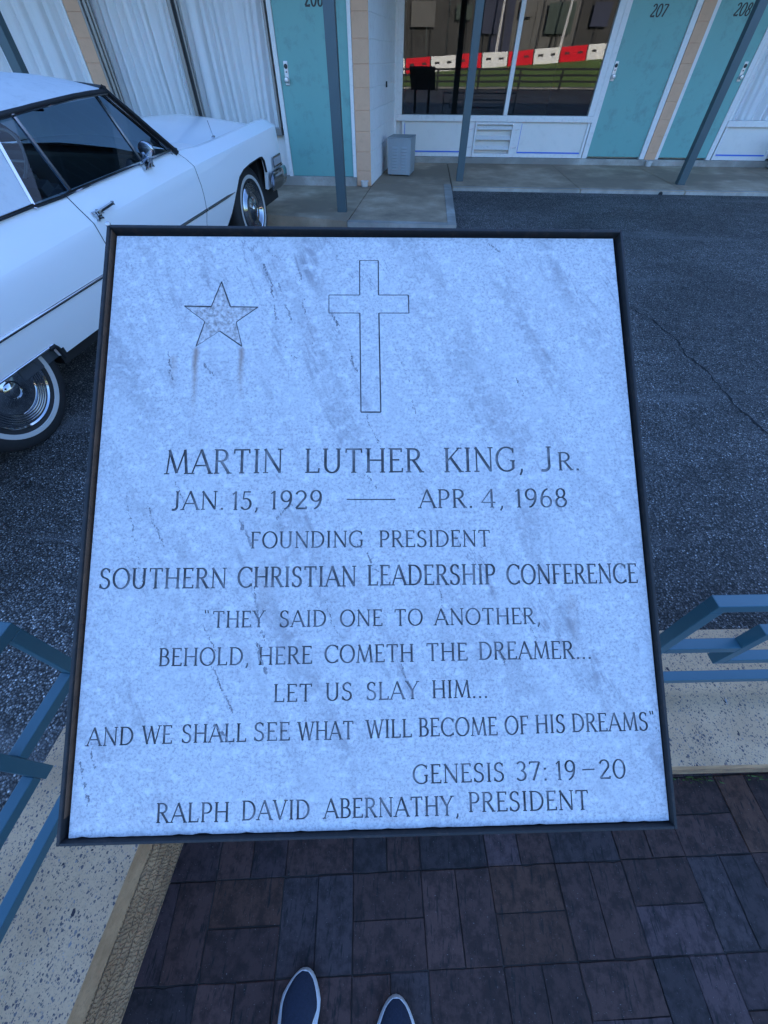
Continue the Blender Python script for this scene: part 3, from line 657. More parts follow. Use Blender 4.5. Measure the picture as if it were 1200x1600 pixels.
# inscription, word by word in plaque metres (left, baseline, right, baseline, cap height)
LINES = [
 [('MARTIN', .1056, .3879, .2725, .3869, .0360), ('LUTHER', .3057, .3871, .4756, .387, .0362), ('KING,', .5084, .3872, .6254, .3859, .0366), ('J', .6472, .3858, .6690, .3855, .0366), ('R.', .6765, .3853, .7083, .3848, .0275)],
 [('JAN.', .1157, .4397, .1912, .4394, .0268), ('15,', .202, .4404, .24, .4398, .0268), ('1929', .2563, .4399, .3301, .4395, .0269), ('-', .3658, .4262, .4358, .4268, .0017), ('APR.', .4707, .4397, .5478, .4393, .0272), ('4,', .5599, .4394, .5935, .4397, .0272), ('1968', .6094, .4398, .6855, .4394, .0273)],
 [('FOUNDING', .2308, .4951, .3885, .4949, .0235), ('PRESIDENT', .4121, .4952, .5705, .4958, .0238)],
 [('SOUTHERN', .0248, .5485, .198, .5498, .0281), ('CHRISTIAN', .2148, .5491, .3784, .5493, .0283), ('LEADERSHIP', .3954, .5487, .5755, .5491, .0286), ('CONFERENCE', .5928, .5493, .7797, .5498, .0279)],
 [('"THEY', .1696, .603, .2524, .6033, .0224), ('SAID', .2734, .6037, .3368, .6037, .0225), ('ONE', .3571, .604, .4146, .604, .0225), ('TO', .4324, .6043, .4707, .604, .0226), ('ANOTHER,', .4886, .6042, .6371, .6046, .0227)],
 [('BEHOLD,', .1118, .6527, .233, .653, .0236), ('HERE', .2459, .6533, .3179, .6528, .0236), ('COMETH', .3362, .6522, .4573, .6526, .0238), ('THE', .4758, .652, .5317, .6521, .0239), ('DREAMER...', .5486, .6515, .7053, .6524, .0241)],
 [('LET', .2678, .7018, .3185, .7019, .0231), ('US', .3375, .7014, .3729, .7013, .0232), ('SLAY', .3928, .7016, .4633, .7013, .0233), ('HIM...', .4826, .7008, .558, .7014, .0234)],
 [('AND', .0245, .7525, .0834, .7522, .0231), ('WE', .0958, .7516, .1342, .7516, .0232), ('SHALL', .1476, .7511, .2317, .7513, .0233), ('SEE', .2427, .7507, .2893, .7509, .0234), ('WHAT', .3012, .7512, .3746, .7511, .0235), ('WILL', .3926, .7506, .4528, .7503, .0236), ('BECOME', .4632, .7497, .569, .7502, .0237), ('OF', .5804, .7497, .6119, .7495, .0238), ('HIS', .6224, .7489, .6619, .7489, .0239), ('DREAMS"', .6725, .7483, .7886, .7482, .0239)],
 [('GENESIS', .4542, .8087, .5758, .8083, .0238), ('37:', .5922, .8079, .6346, .8081, .0240), ('19', .6458, .8084, .6727, .8082, .0241), ('-', .6822, .7962, .6988, .7958, .0016), ('20', .705, .8081, .7408, .8082, .0241)],
 [('RALPH', .1198, .8479, .2125, .8487, .0238), ('DAVID', .2298, .8476, .3169, .8482, .0239), ('ABERNATHY,', .3369, .848, .5143, .8485, .0241), ('PRESIDENT', .5272, .8449, .6873, .8458, .0244)]]
for ln in LINES:
    for (t, x0, y0, x1, y1, ch) in ln:
        bm = None; REC = []
        if t == '-': stroke(bm, [(x0, -y0), (x1, -y1)], lambda q, ch=ch: ch, .0004)
        else: word(bm, t, x0, -y0, x1, -y1, ch, .0004, 1.06 if ch > .03 else 1.16)
        o = bpy.data.objects.new('inscription', bpy.data.meshes.new('inscription')); COL.objects.link(o); o.parent = root; CUTS.append([o, .0013 if ch < .03 else .0016, 'cut', REC]); REC = None
# cut everything into the stone: one exact planar subdivision, carved areas are sunk and walled
from mathutils.geometry import delaunay_2d_cdt
V2, F2, OWN = [], [], []
def addpoly(ps, own):
    a = sum(ps[i].x*ps[(i+1) % len(ps)].y-ps[(i+1) % len(ps)].x*ps[i].y for i in range(len(ps)))
    if abs(a) < 1e-9: return
    if a < 0: ps = ps[::-1]
    b0 = len(V2); V2.extend(Vector((p.x, p.y)) for p in ps); F2.append(list(range(b0, b0+len(ps)))); OWN.append(own)
addpoly([Vector(p) for p in STONE], -1)
for k, c_ in enumerate(CUTS):
    for q in c_[3]: addpoly(list(q), k)
# outlines and letters win over the sunk star face
rank = {-1: 0}
for k, c_ in enumerate(CUTS): rank[k] = 1 if c_[2] == 'star' else 2
ov, oe, of, _a, _b, oof = delaunay_2d_cdt(V2, [], F2, 1, 2e-6, True)
owner = []
for f, ids in zip(of, oof):
    ks = [OWN[i] for i in ids]
    owner.append(max(ks, key=lambda k: (rank[k], -k)) if ks else None)
edge_face = {}
for fi, f in enumerate(of):
    for i in range(len(f)): edge_face.setdefault((f[i], f[(i+1) % len(f)]), fi)
depth = lambda k: 0.0 if k == -1 else -CUTS[k][1]
def build_part(o, k, m):
    bm = bmesh.new(); vm = {}
    def V(i, z):
        if (i, z) not in vm: vm[(i, z)] = bm.verts.new((ov[i].x, ov[i].y, z))
        return vm[(i, z)]
    d = depth(k)
    for fi, f in enumerate(of):
        if owner[fi] != k: continue
        try: bm.faces.new([V(i, d) for i in f])
        except ValueError: continue
        for i in range(len(f)):
            a, b_ = f[i], f[(i+1) % len(f)]; nb = edge_face.get((b_, a)); kn = owner[nb] if nb is not None else None
            zn = -.03 if kn is None else depth(kn)
            if kn is None and k != -1: continue
            if kn is not None and kn == k: continue
            if (kn is None and k == -1) or zn > d+1e-7:     # own the wall that rises from this floor (or the stone's outer side)
                z1 = zn
                try: bm.faces.new([V(b_, d), V(a, d), V(a, z1), V(b_, z1)])
                except ValueError: pass
    o.data.materials.append(MT[m]); bm.normal_update(); bm.to_mesh(o.data); bm.free()
build_part(slab_o, -1, 'marble')
for k, c_ in enumerate(CUTS): build_part(c_[0], k, c_[2])

# ================================================================== BLUE RAILINGS
def railing(name, origin, ang, side, bars, label):
    r = empty(name, origin, ang); tag(r, label, 'railing', 'blue bar railings on the low wall')
    for (nm, s0, s1, z0, z1) in bars:
        y0, y1 = (0, .028) if side > 0 else (-.028, 0)
        bm = bmesh.new(); box(bm, s0, s1, y0, y1, z0, z1, .0022); obj(nm, bm, 'rail_blue', r)
    return r
B_ = .028
bars = [('top_rail', .663, 3.0, .386, .413), ('upright', .663, .691, -.158, .3858), ('cross_bar', .6912, .8768, .152, .180), ('upright', .877, .905, .066, .262),
        ('inner_rail', .9052, 2.7, .2345, .262), ('inner_rail', .9052, 2.7, .066, .093), ('bottom_rail', .6914, 2.97, -.103, -.075), ('upright', 2.972, 3.0, -.158, .3858), ('upright', 2.7002, 2.728, .066, .262), ('cross_bar', 2.7282, 2.9718, .152, .180)]
railing('railing', (0, .351, 0), math.atan(.09), 1, bars, 'blue square-bar railing with stepped end, right of the marble plaque')
bars = [('top_rail', -.288, 2.4, .360, .388), ('upright', -.288, -.260, -.158, .3598), ('cross_bar', -.2598, -.0832, .130, .158), ('upright', -.083, -.055, .040, .240),
        ('inner_rail', -.0548, 2.1, .212, .240), ('inner_rail', -.0548, 2.1, .055, .083), ('bottom_rail', -.2596, 2.37, -.103, -.075), ('upright', 2.372, 2.4, -.158, .3598), ('upright', 2.1002, 2.128, .040, .240), ('cross_bar', 2.1282, 2.3718, .130, .158)]
railing('railing', (-.80, 0, 0), R(-90)-math.atan(.055)*1, -1, bars, 'blue square-bar railing with stepped end, left of the marble plaque')

# ================================================================== SHOES
def shoe(loc_, rz, label):
    r = empty('shoe', loc_, rz); tag(r, label, 'shoe', 'navy slip-on shoes on the bricks')
    def hw(t): return .047*min(1, (max(t, 0)/.19)**.47)*(1-.16*math.exp(-((t-.55)/.22)**2))*(1 if t < .86 else max(.05, 1-((t-.86)/.14)**2*.75)**.5)
    def ring(bm, z, k, t0=0.0):
        n = 44; ps = []
        for i in range(n):
            a = 2*math.pi*i/n; t = .5-.5*math.cos(a); sg = 1 if math.sin(a) >= 0 else -1
            ps.append(bm.verts.new((sg*hw(t)*k if 0 < i < n and i != n//2 else 0, -.29*(t*(1-2*t0)+t0), z)))
        return ps
    def loft(bm, rs):
        for A_, Bq in zip(rs, rs[1:]):
            n = len(A_)
            for i in range(n): bm.faces.new((A_[i], A_[(i+1) % n], Bq[(i+1) % n], Bq[i]))
        bmesh.ops.recalc_face_normals(bm, faces=bm.faces[:])
    bm = bmesh.new(); rr_ = [ring(bm, 0, .95, .01), ring(bm, .010, 1.10, 0), ring(bm, .026, 1.13, 0), ring(bm, .034, 1.02, .004)]; bm.faces.new(rr_[0]); bm.faces.new(rr_[-1]); loft(bm, rr_)
    obj('sole', bm, 'shoe_white', r, 50)
    bm = bmesh.new(); nx, ny = 15, 26; grid = []
    for j in range(ny):
        t = .012+.976*j/(ny-1); row = []; ph = .030+.034*min(1, (t/.30)**.6)+.028*max(0, min(1, (t-.30)/.35))
        for i in range(nx):
            a = math.pi*i/(nx-1); wv = hw(t)*.97
            row.append(bm.verts.new((-math.cos(a)*wv, -.29*t, .029+(ph-.029)*max(0, math.sin(a))**.72)))
        grid.append(row)
    for j in range(ny-1):
        for i in range(nx-1):
            if .52 < (j+.5)/(ny-1) < .90 and 5 <= i <= 8: continue
            bm.faces.new((grid[j][i], grid[j+1][i], grid[j+1][i+1], grid[j][i+1]))
    bmesh.ops.recalc_face_normals(bm, faces=bm.faces[:]); up = obj('upper', bm, 'shoe_navy', r, 60)
    bm = bmesh.new(); box(bm, -.034, .034, -.262, -.14, .031, .036); obj('insole', bm, 'shoe_dark', r)
    for sgn in (-1, 1):     # pale gusset rising at each side of the instep
        bm = bmesh.new(); P_ = []
        for (t, a0, a1) in ((.215, .06, .10), (.28, .05, .30), (.36, .05, .40), (.46, .05, .34), (.52, .05, .10)):
            ph = .030+.034*min(1, (t/.30)**.6)+.028*max(0, min(1, (t-.30)/.35)); wv = hw(t)*.985
            P_.append([bm.verts.new((sgn*math.cos(a_*math.pi/2)*wv, -.29*t, .0305+(ph-.029)*math.sin(a_*math.pi/2)**.72)) for a_ in (a0, (a0+a1)/2, a1)])
        for A_, Bq in zip(P_, P_[1:]):
            for i in range(2): bm.faces.new((A_[i], A_[i+1], Bq[i+1], Bq[i]))
        bmesh.ops.recalc_face_normals(bm, faces=bm.faces[:]); obj('side_gusset', bm, 'shoe_white', r, 60)
    return r
shoe((-.188, -.276, -.479), R(-3), 'navy slip-on shoe with white sole on bricks, left of two and farther forward')
shoe((.056, -.306, -.479), R(3), 'navy slip-on shoe with white sole on bricks, right of two, only its toe showing')

# ================================================================== MOTEL
motel = empty('motel_building', (0, 9.51, -.1))
tag(motel, 'two-storey motel wing with teal doors, tan block piers and white curtained windows', 'motel')
def mpart(name, bm, m, parent=None, smooth=None, label=None):
    o = obj(name, bm, m, None, smooth); p = parent or motel; o.parent = p
    if parent is None: o.matrix_parent_inverse = Matrix.Translation(-Vector((0, 9.51, -.1)))
    if label: o['label'] = label
    return o
def blockwork(x0, x1, y0, y1, z0, z1, phase=0.069, joint=.006, step=.0, seglen=None, axis='x'):
    bm = bmesh.new(); z = phase; zs = [z0]
    while z < z1:
        if z > z0+.02: zs.append(z)
        z += .2032
    zs.append(z1); row = 0
    for a, b_ in zip(zs, zs[1:]):
        cuts = [x0, x1]
        if seglen:
            cuts = [x0]; c = x0+(seglen if row % 2 else seglen/2)
            while c < x1-.05: cuts.append(c); c += seglen
            cuts.append(x1)
        for c0, c1 in zip(cuts, cuts[1:]):
            box(bm, c0+joint/2*(c0 > x0), c1-joint/2*(c1 < x1), y0, y1, a+joint/2, b_-joint/2, .004)
        row += 1
    box(bm, x0+.004, x1-.004, y0+.006, y1-.004, z0, z1); return bm
HB, HT = 2.12, 2.42      # door head, balcony soffit
# --- plane A (rooms nearer the car), front at Y=7.39
YA, YB = 7.39, 9.51
def pier(x0, x1, y, lab): return mpart('block_pier', blockwork(x0, x1, y, y+.24, -.098, HT), 'block_tan', label=lab)
pier(-.905, -.697, YA-.01, None); pier(-4.375, -4.185, YA-.01, None); pier(3.952, 4.134, YB-.05, None); pier(-8.0, -7.8, YA-.01, None); pier(8.25, 8.45, YB-.05, None)
# white painted side wall between the two depths, slightly askew
bm = blockwork(0, 2.13, 0, .22, -.099, HT, seglen=.4064, joint=.004)
a = math.atan2(2.12, .222)
for v in bm.verts:
    x, y = v.co.x, v.co.y; v.co.x = -.6955+x*math.cos(a)-y*math.sin(a); v.co.y = YA+.002+x*math.sin(a)+y*math.cos(a)
mpart('side_wall', bm, 'wall_white')
bm = bmesh.new(); box(bm, -.012, .012, -.02, 0, -.03, .03, .003)
for v in bm.verts:
    x, y = v.co.x, v.co.y; v.co = Vector((-.6955+1.22*math.cos(a)+x*math.cos(a)-y*math.sin(a)+.004, YA+1.22*math.sin(a)+x*math.sin(a)+y*math.cos(a), v.co.z+.88))
mpart('wall_hook', bm, 'dark_recess')
def door(x0, x1, y, num, lockx, numx, numz, knobz=1.005):
    d = mpart('door', newbox(x0, x1, y, y+.045, .004, HB, .004), 'door_teal', label='teal door numbered '+num)
    bm = bmesh.new(); box(bm, lockx-.026, lockx+.026, y-.006, y-.0002, knobz-.105, knobz+.105, .0055); 
    mpart('lock_plate', bm, 'aluminium', d)
    bm = bmesh.new(); lathe(bm, [(.004, -.002), (.012, -.004), (.012, -.018), (.025, -.028), (.028, -.042), (.022, -.054), (.002, -.056)], 24, 'y', (lockx, y-.006, knobz-.055)); mpart('door_knob', bm, 'aluminium', d, 50)
    bm = bmesh.new(); lathe(bm, [(.022, 0), (.022, -.004), (.018, -.008), (.002, -.008)], 24, 'y', (lockx, y-.0062, knobz+.06)); lathe(bm, [(.008, 0), (.008, -.006), (.001, -.006)], 14, 'y', (lockx, y-.0062, knobz+.012)); mpart('lock_cylinder', bm, 'number_black', d, 50)
    bm = bmesh.new(); word(bm, num, numx-.105, 0, numx+.105, 0, .115, 0, 1.75, .10, .16)
    for v in bm.verts: v.co = Vector((v.co.x, y-.0012-v.co.z*3, numz-.057+v.co.y))
    mpart('room_number', bm, 'number_black', d)
    return d
door(-1.845, -.955, YA, '206', -1.762, -1.338, 1.585)
door(2.962, 3.862, YB-.01, '207', 2.998, 3.372, 1.592)
door(4.192, 5.008, YB-.01, '208', 4.948, 4.55, 1.60)
door(-9.0, -8.1, YA, '204', -8.2, -8.55, 1.6)
# door and window frames
def trims(name, lst, m='trim_white', bev=.004):
    for t in lst: mpart(name, newbox(*t, bev), m)
trims('door_jamb', [(-.953, -.907, YA-.022, YA+.10, -.05, HB), (-1.90, -1.847, YA-.02, YA+.10, -.05, HT),
                    (2.875, 2.960, YB-.022, YB+.1, -.02, HT), (3.864, 3.948, YB-.04, YB+.1, -.02, HB), (4.137, 4.190, YB-.04, YB+.1, -.02, HB), (5.010, 5.085, YB-.022, YB+.1, -.02, HT)])
trims('header', [(-1.845, -.955, YA-.015, YA+.1, HB+.002, HT), (2.962, 3.862, YB-.02, YB+.1, HB+.002, HT), (4.192, 5.008, YB-.02, YB+.1, HB+.002, HT)])
mpart('door_jamb', newbox(-.53, -.441, YB-.03, YB+.05, -.02, HT, .004), 'trim_white')
# concrete threshold strips
mpart('threshold', newbox(-8, -.907, YA-.03, YA+.3, -.2, .002, .006), 'walk_edge')
mpart('threshold', newbox(-.46, 8.2, YB-.07, YB+.3, -.2, -.021, .006), 'walk_edge')
def window(x0, x1, y, sill, mulls, lowers, fw=.05, tape=True, frame_m='trim_white', glass_m='glass'):
    """window opening x0..x1 with sill height, mullions, glass panes and the panels below it"""
    bm = bmesh.new()
    box(bm, x0, x1, y-.035, y+.09, sill-.075, sill, .005)
    box(bm, x0, x0+fw, y-.02, y+.08, sill+.001, HT-.001, .004); box(bm, x1-fw, x1, y-.02, y+.08, sill+.001, HT-.001, .004)
    box(bm, x0+fw+.001, x1-fw-.001, y-.018, y+.078, HT-.26, HT-.002, .004)
    wf = mpart('window', bm, frame_m)
    ed = [x0+fw]
    for mx, mw in mulls:
        mpart('mullion', newbox(mx-mw/2, mx+mw/2, y-.03, y+.07, sill+.001, HT-.262, .004), frame_m, wf); ed += [mx-mw/2, mx+mw/2]
    ed.append(x1-fw)
    for a, b_ in zip(ed[::2], ed[1::2]):
        bm = bmesh.new(); bm.faces.new([bm.verts.new(p) for p in ((a-.004, y+.025, sill-.004), (b_+.004, y+.025, sill-.004), (b_+.004, y+.025, HT-.26), (a-.004, y+.025, HT-.26))])
        mpart('pane', bm, glass_m, wf)
    for (a, b_) in lowers:
        bm = bmesh.new(); box(bm, a, b_, y+.012, y+.05, .03, sill-.077, .003)
        pn = mpart('lower_panel', bm, 'panel_white')
        bm = bmesh.new()
        for t in ((a-.04, a, .0, sill-.0765), (b_, b_+.04, .0, sill-.0765), (a+.001, b_-.001, .0, .03)): box(bm, t[0], t[1], y-.012, y+.052, t[2]-.0195, t[3], .003)
        mpart('panel_frame', bm, 'trim_white', pn)
        if tape:
            bm = bmesh.new(); box(bm, a+.012, b_-.008, y+.009, y+.0118, .034, .052)
            box(bm, a+.002, a+.011, y+.009, y+.0118, .034, sill-.10)
            mpart('tape', bm, 'tape_blue', pn, label='strip of blue masking tape along the white panel')
    return wf
window(-.44, 2.873, YB, .505, [(1.405, .066)], [(-.30, .80), (1.715, 2.825)], .09)
window(5.087, 8.24, YB, .47, [(6.65, .06)], [(5.15, 5.98), (6.9, 8.1)], .045, glass_m='glass_clear')
window(-4.18, -1.927, YA, .505, [], [(-4.05, -2.2)], .03, True, 'bronze_frame', 'glass_clear')
window(-7.79, -4.377, YA, .50, [(-6.0, .10)], [(-7.6, -6.2), (-5.8, -4.5)], .04, False, glass_m='glass_clear')
# sliding-sash stiles in the curtained window: pair of bronze uprights
bm = bmesh.new(); box(bm, -3.10, -3.05, YA-.012, YA+.03, .507, 2.155, .003); box(bm, -3.005, -2.985, YA-.004, YA+.03, .507, 2.155, .003); mpart('sash_stile', bm, 'bronze_frame')
bm = bmesh.new(); box(bm, -3.049, -3.006, YA+.012, YA+.03, .507, 2.155); mpart('sash_stile', bm, 'dark_recess')  # no stile: near-black strip painted as the shaded gap between the uprights
bm = bmesh.new(); box(bm, -4.12, -4.085, YA-.03, YA-.001, .507, 2.155, .003); box(bm, -4.07, -4.045, YA-.024, YA-.001, .507, 2.155, .003); mpart('sash_stile', bm, 'bronze_frame')
# wall grille between the panels of the uncurtained window
bm = bmesh.new(); gx0, gx1, gz0, gz1 = .925, 1.60, .0, .425
for t in ((gx0, gx0+.035, gz0, gz1), (gx1-.035, gx1, gz0, gz1), (gx0+.036, gx1-.036, gz1-.03, gz1), (gx0+.036, gx1-.036, gz0, gz0+.03)): box(bm, t[0], t[1], YB-.03, YB+.05, t[2]-.019*(t[2] < .01), t[3], .003)
gr = mpart('air_grille', bm, 'trim_white', label='white slatted air grille in the panel row')
mpart('grille_back', newbox(gx0+.036, gx1-.036, YB+.051, YB+.06, .031, .394), 'panel_white', gr)
for k in range(3):
    bm = bmesh.new(); z = .325-k*.128
    vs_ = box(bm, gx0+.037, gx1-.037, -.045, .03, -.005, .005, .002); 
    for v in bm.verts:
        y, zz = v.co.y, v.co.z; v.co.y = YB+.005+y*.82-zz*.57+.0; v.co.z = z+.035+y*.57*1.0+zz*.82
    mpart('slat', bm, 'trim_white', gr)
for xx in (.865, 1.655):
    bm = bmesh.new(); box(bm, xx-.055, xx+.055, YB-.008, YB+.05, -.019, .428, .003); st = mpart('grille_stile', bm, 'trim_white')
    for zz in (.33, .10):
        bm = bmesh.new(); bar(bm, (xx-.03, YB-.014, zz), (xx+.03, YB-.014, zz+.012), .008, .012, bev=.002); mpart('latch', bm, 'aluminium', st)
# rooms behind
def room(x0, x1, y0, y1): 
    bm = bmesh.new(); box(bm, x0, x1, y0, y1, -.05, 2.5)
    f = min(bm.faces, key=lambda f: f.calc_center_median().y); bm.faces.remove(f); mpart('room', bm, 'room_dark')
room(-.44, 2.95, YB+.10, YB+4); room(5.05, 8.3, YB+.12, YB+3); room(-4.2, -1.9, YA+.12, YA+3); room(-7.8, -4.3, YA+.12, YA+3)
# outer mass, balcony, posts, upper storey and roof
mpart('side_rooms', newbox(-26, -8.01, YA, YA+6, -.2, HT), 'wall_white'); mpart('side_rooms', newbox(8.46, 26, YB, YB+5, -.2, HT), 'wall_white')
mpart('added_rear_wall', newbox(-26, 26, YB+5.6, YB+5.9, -.2, 5.15), 'block_tan')  # unseen back wall, added to stop sun passing under the roof
for q in ((-8.0, -7.81, YA+.2, YA+4), (-4.19, -4.36, YA+.24, YA+3.4), (-1.92, -.72, YA+.11, YA+2.6), (-.46, -.441, YB+.06, YB+4), (2.955, 5.045, YB+.11, YB+4)): mpart('added_wall_core', newbox(min(q[:2]), max(q[:2]), q[2], q[3], -.2, HT), 'wall_white')  # unseen solid fill behind doors and piers, added to block sunlight leaks
for q in ((-4.17, -1.902, YA), (-7.78, -4.38, YA), (-.47, 2.872, YB), (5.09, 8.23, YB)): mpart('apron_wall', newbox(q[0], q[1], q[2]+.053, q[2]+.098, -.0, .4285 if q[0] != 5.09 else .393), 'panel_white')
bm = bmesh.new(); prism(bm, [(-26, 5.66), (.62, 5.66), (.62, 7.66), (26, 7.66), (26, 9.56), (-26, 9.56)], HT+.002, HT+.20); mpart('balcony_slab', bm, 'trim_white')
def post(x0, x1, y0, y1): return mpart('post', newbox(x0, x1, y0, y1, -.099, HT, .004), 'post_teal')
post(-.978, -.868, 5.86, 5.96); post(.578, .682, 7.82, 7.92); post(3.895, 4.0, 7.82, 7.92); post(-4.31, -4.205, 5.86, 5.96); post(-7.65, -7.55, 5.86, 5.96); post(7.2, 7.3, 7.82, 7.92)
bm = bmesh.new()
for k in range(-180, 181):
    x = k*.14
    y = 5.72 if x < .6 else 7.72
    box(bm, x-.008, x+.008, y-.008, y+.008, HT+.26, HT+1.08)
for z in (.25, 1.08): 
    box(bm, -26, .6, 5.70, 5.74, HT+z, HT+z+.04); box(bm, .601, 26, 7.70, 7.74, HT+z, HT+z+.04)
mpart('balcony_railing', bm, 'post_teal')
mpart('upper_wall', newbox(-26, 26, YB+.05, YB+5.5, HT+.21, 5.15), 'block_tan')
for k in range(-6, 7):
    x = k*4.0; mpart('door', newbox(x, x+.9, YB+.0, YB+.049, HT+.22, HT+2.3, .004), 'door_teal'); mpart('window', newbox(x+1.0, x+3.2, YB+.01, YB+.049, HT+.8, HT+2.3), 'room_dark')
bm = bmesh.new(); prism(bm, [(-26.5, 5.3), (.9, 5.3), (.9, 7.2), (26.5, 7.2), (26.5, 15.6), (-26.5, 15.6)], 5.152, 5.65); mpart('roof', bm, 'roof')

# ------------------------------------------------------------------ curtains
def curtain(x0, x1, y, z0, z1, nf, seed, label, gath=.5, lean=0.0, dep=.092):
    r = random.Random(seed); bm = bmesh.new(); nx = int((x1-x0)/.008); nz = 14
    ph = [0]; 
    offs_ = [r.uniform(-.5, .5) for _ in range(nf+4)]; amp = [r.uniform(.45, 1.15) for _ in range(nf+4)]
    rows = []
    for j in range(nz+1):
        t = j/nz; row = []
        for i in range(nx+1):
            s = i/nx; f = s*nf; k = int(f); w_ = f-k
            aa = amp[k]*(1-w_)+amp[k+1]*w_; oo = offs_[k]*(1-w_)+offs_[k+1]*w_
            fl = 1.15-.35*t
            d = -abs(math.sin((f+oo*.6)*math.pi))**.6*dep*aa*fl+math.sin((f*2.3+oo*2)*2*math.pi)*.006*aa
            d += .012*math.sin(3*s+5*t+seed)
            row.append(bm.verts.new((x0+s*(x1-x0)+lean*(t-.5)*math.sin(s*7+seed), y+d, z0+t*(z1-z0)+.006*math.sin(f*2*math.pi)*(1-t))))
        rows.append(row)
    for j in range(nz):
        for i in range(nx): bm.faces.new((rows[j][i], rows[j][i+1], rows[j+1][i+1], rows[j+1][i]))
    o = obj('curtain', bm, 'curtain', None, 180); tag(o, label, 'curtain', 'pleated curtains behind the windows'); return o
curtain(-4.14, -3.03, YA+.20, .46, 2.30, 11, 1, 'long white pleated curtain between the tan pier and the sash stile, behind the car windscreen', lean=.05)
curtain(-3.02, -1.91, YA+.20, .46, 2.30, 10, 2, 'long white pleated curtain between the sash stile and door 206, behind the car bonnet', lean=.06)
curtain(-7.75, -4.40, YA+.20, .46, 2.30, 17, 3, 'pale blue-white curtain with broad folds in the leftmost window, left of the tan pier', lean=.05)
curtain(5.13, 8.2, YB+.20, .40, 2.30, 24, 4, 'white pleated curtain in the rightmost window, right of door 208', lean=.05)

# ------------------------------------------------------------------ grey louvred boxes
def make_box():
    r = empty('utility_box'); 
    bm = bmesh.new(); box(bm, 0, .36, 0, .42, .012, .43, .008)
    ho = obj('housing', bm, 'box_grey', r)
    bm = bmesh.new(); box(bm, -.006, .366, -.006, .426, .4302, .445, .005); obj('lid', bm, 'box_grey', r)
    bm = bmesh.new()
    for cx in (.105, .255): 
        for k in range(8):
            z = .07+k*.036; n = 8
            vs_ = []
            for q in range(n+1):
                t = q/n; x = cx-.055+.11*t; d = .013*math.sin(math.pi*t)**.5
                vs_.append((bm.verts.new((x, -.0005, z+.022)), bm.verts.new((x, -.001-d, z)), bm.verts.new((x, -.0005, z-.001))))
            for A_, Bq in zip(vs_, vs_[1:]):
                for e in range(2): bm.faces.new((A_[e], A_[e+1], Bq[e+1], Bq[e]))
    bmesh.ops.recalc_face_normals(bm, faces=bm.faces[:]); obj('louvres', bm, 'box_grey', r, 40)
    bm = bmesh.new()
    for x in (.03, .33):
        for y in (.04, .38): box(bm, x-.02, x+.02, y-.02, y+.02, 0, .0118)
    obj('foot', bm, 'dark_recess', r); return r
ub = make_box(); ub.location = (-.505, 8.20, -.098); ub.rotation_euler.z = R(-9)
tag(ub, 'grey louvred metal box standing against the white side wall beside door 206', 'utility box', 'grey louvred boxes on the walkway')
def copy_tree(o, parent=None):
    c = o.copy(); COL.objects.link(c)
    if parent is not None: c.parent = parent
    for ch in o.children: copy_tree(ch, c)
    return c
ub2 = copy_tree(ub); ub2.location = (6.02, 8.95, -.098); ub2.rotation_euler.z = R(0); ub2['label'] = 'grey louvred metal box under the window right of door 208, at the photo edge'
# pipe stubs at the foot of the piers
for (x, y, lb) in ((-.79, 7.335, 'short white pipe stub at the foot of the tan pier beside door 206'), (4.03, 9.395, 'short white pipe stub at the foot of the tan pier between doors 207 and 208')):
    bm = bmesh.new(); lathe(bm, [(.045, 0), (.048, .004), (.050, .05), (.056, .052), (.056, .066), (.046, .066), (.044, .03), (.001, .028)], 24, 'z', (x, y, -.0985)); o = obj('pipe_stub', bm, 'pvc', None, 40); tag(o, lb, 'pipe', 'white pipe stubs at the piers')
    bm = bmesh.new(); lathe(bm, [(.0435, .0), (.0001, 0)], 20, 'z', (x, y, -.0685)); obj('pipe_mouth', bm, 'dark_recess', o)
bm = bmesh.new(); lathe(bm, [(.026, .0), (.026, -.022), (.018, -.022), (.017, -.010), (.001, -.008)], 20, 'y', (3.50, 7.40, az(7.3)+.012)); o = obj('drain_pipe', bm, 'dark_recess', None, 40); tag(o, 'small dark drain pipe mouth low in the walkway kerb below the right-hand post', 'drain pipe')

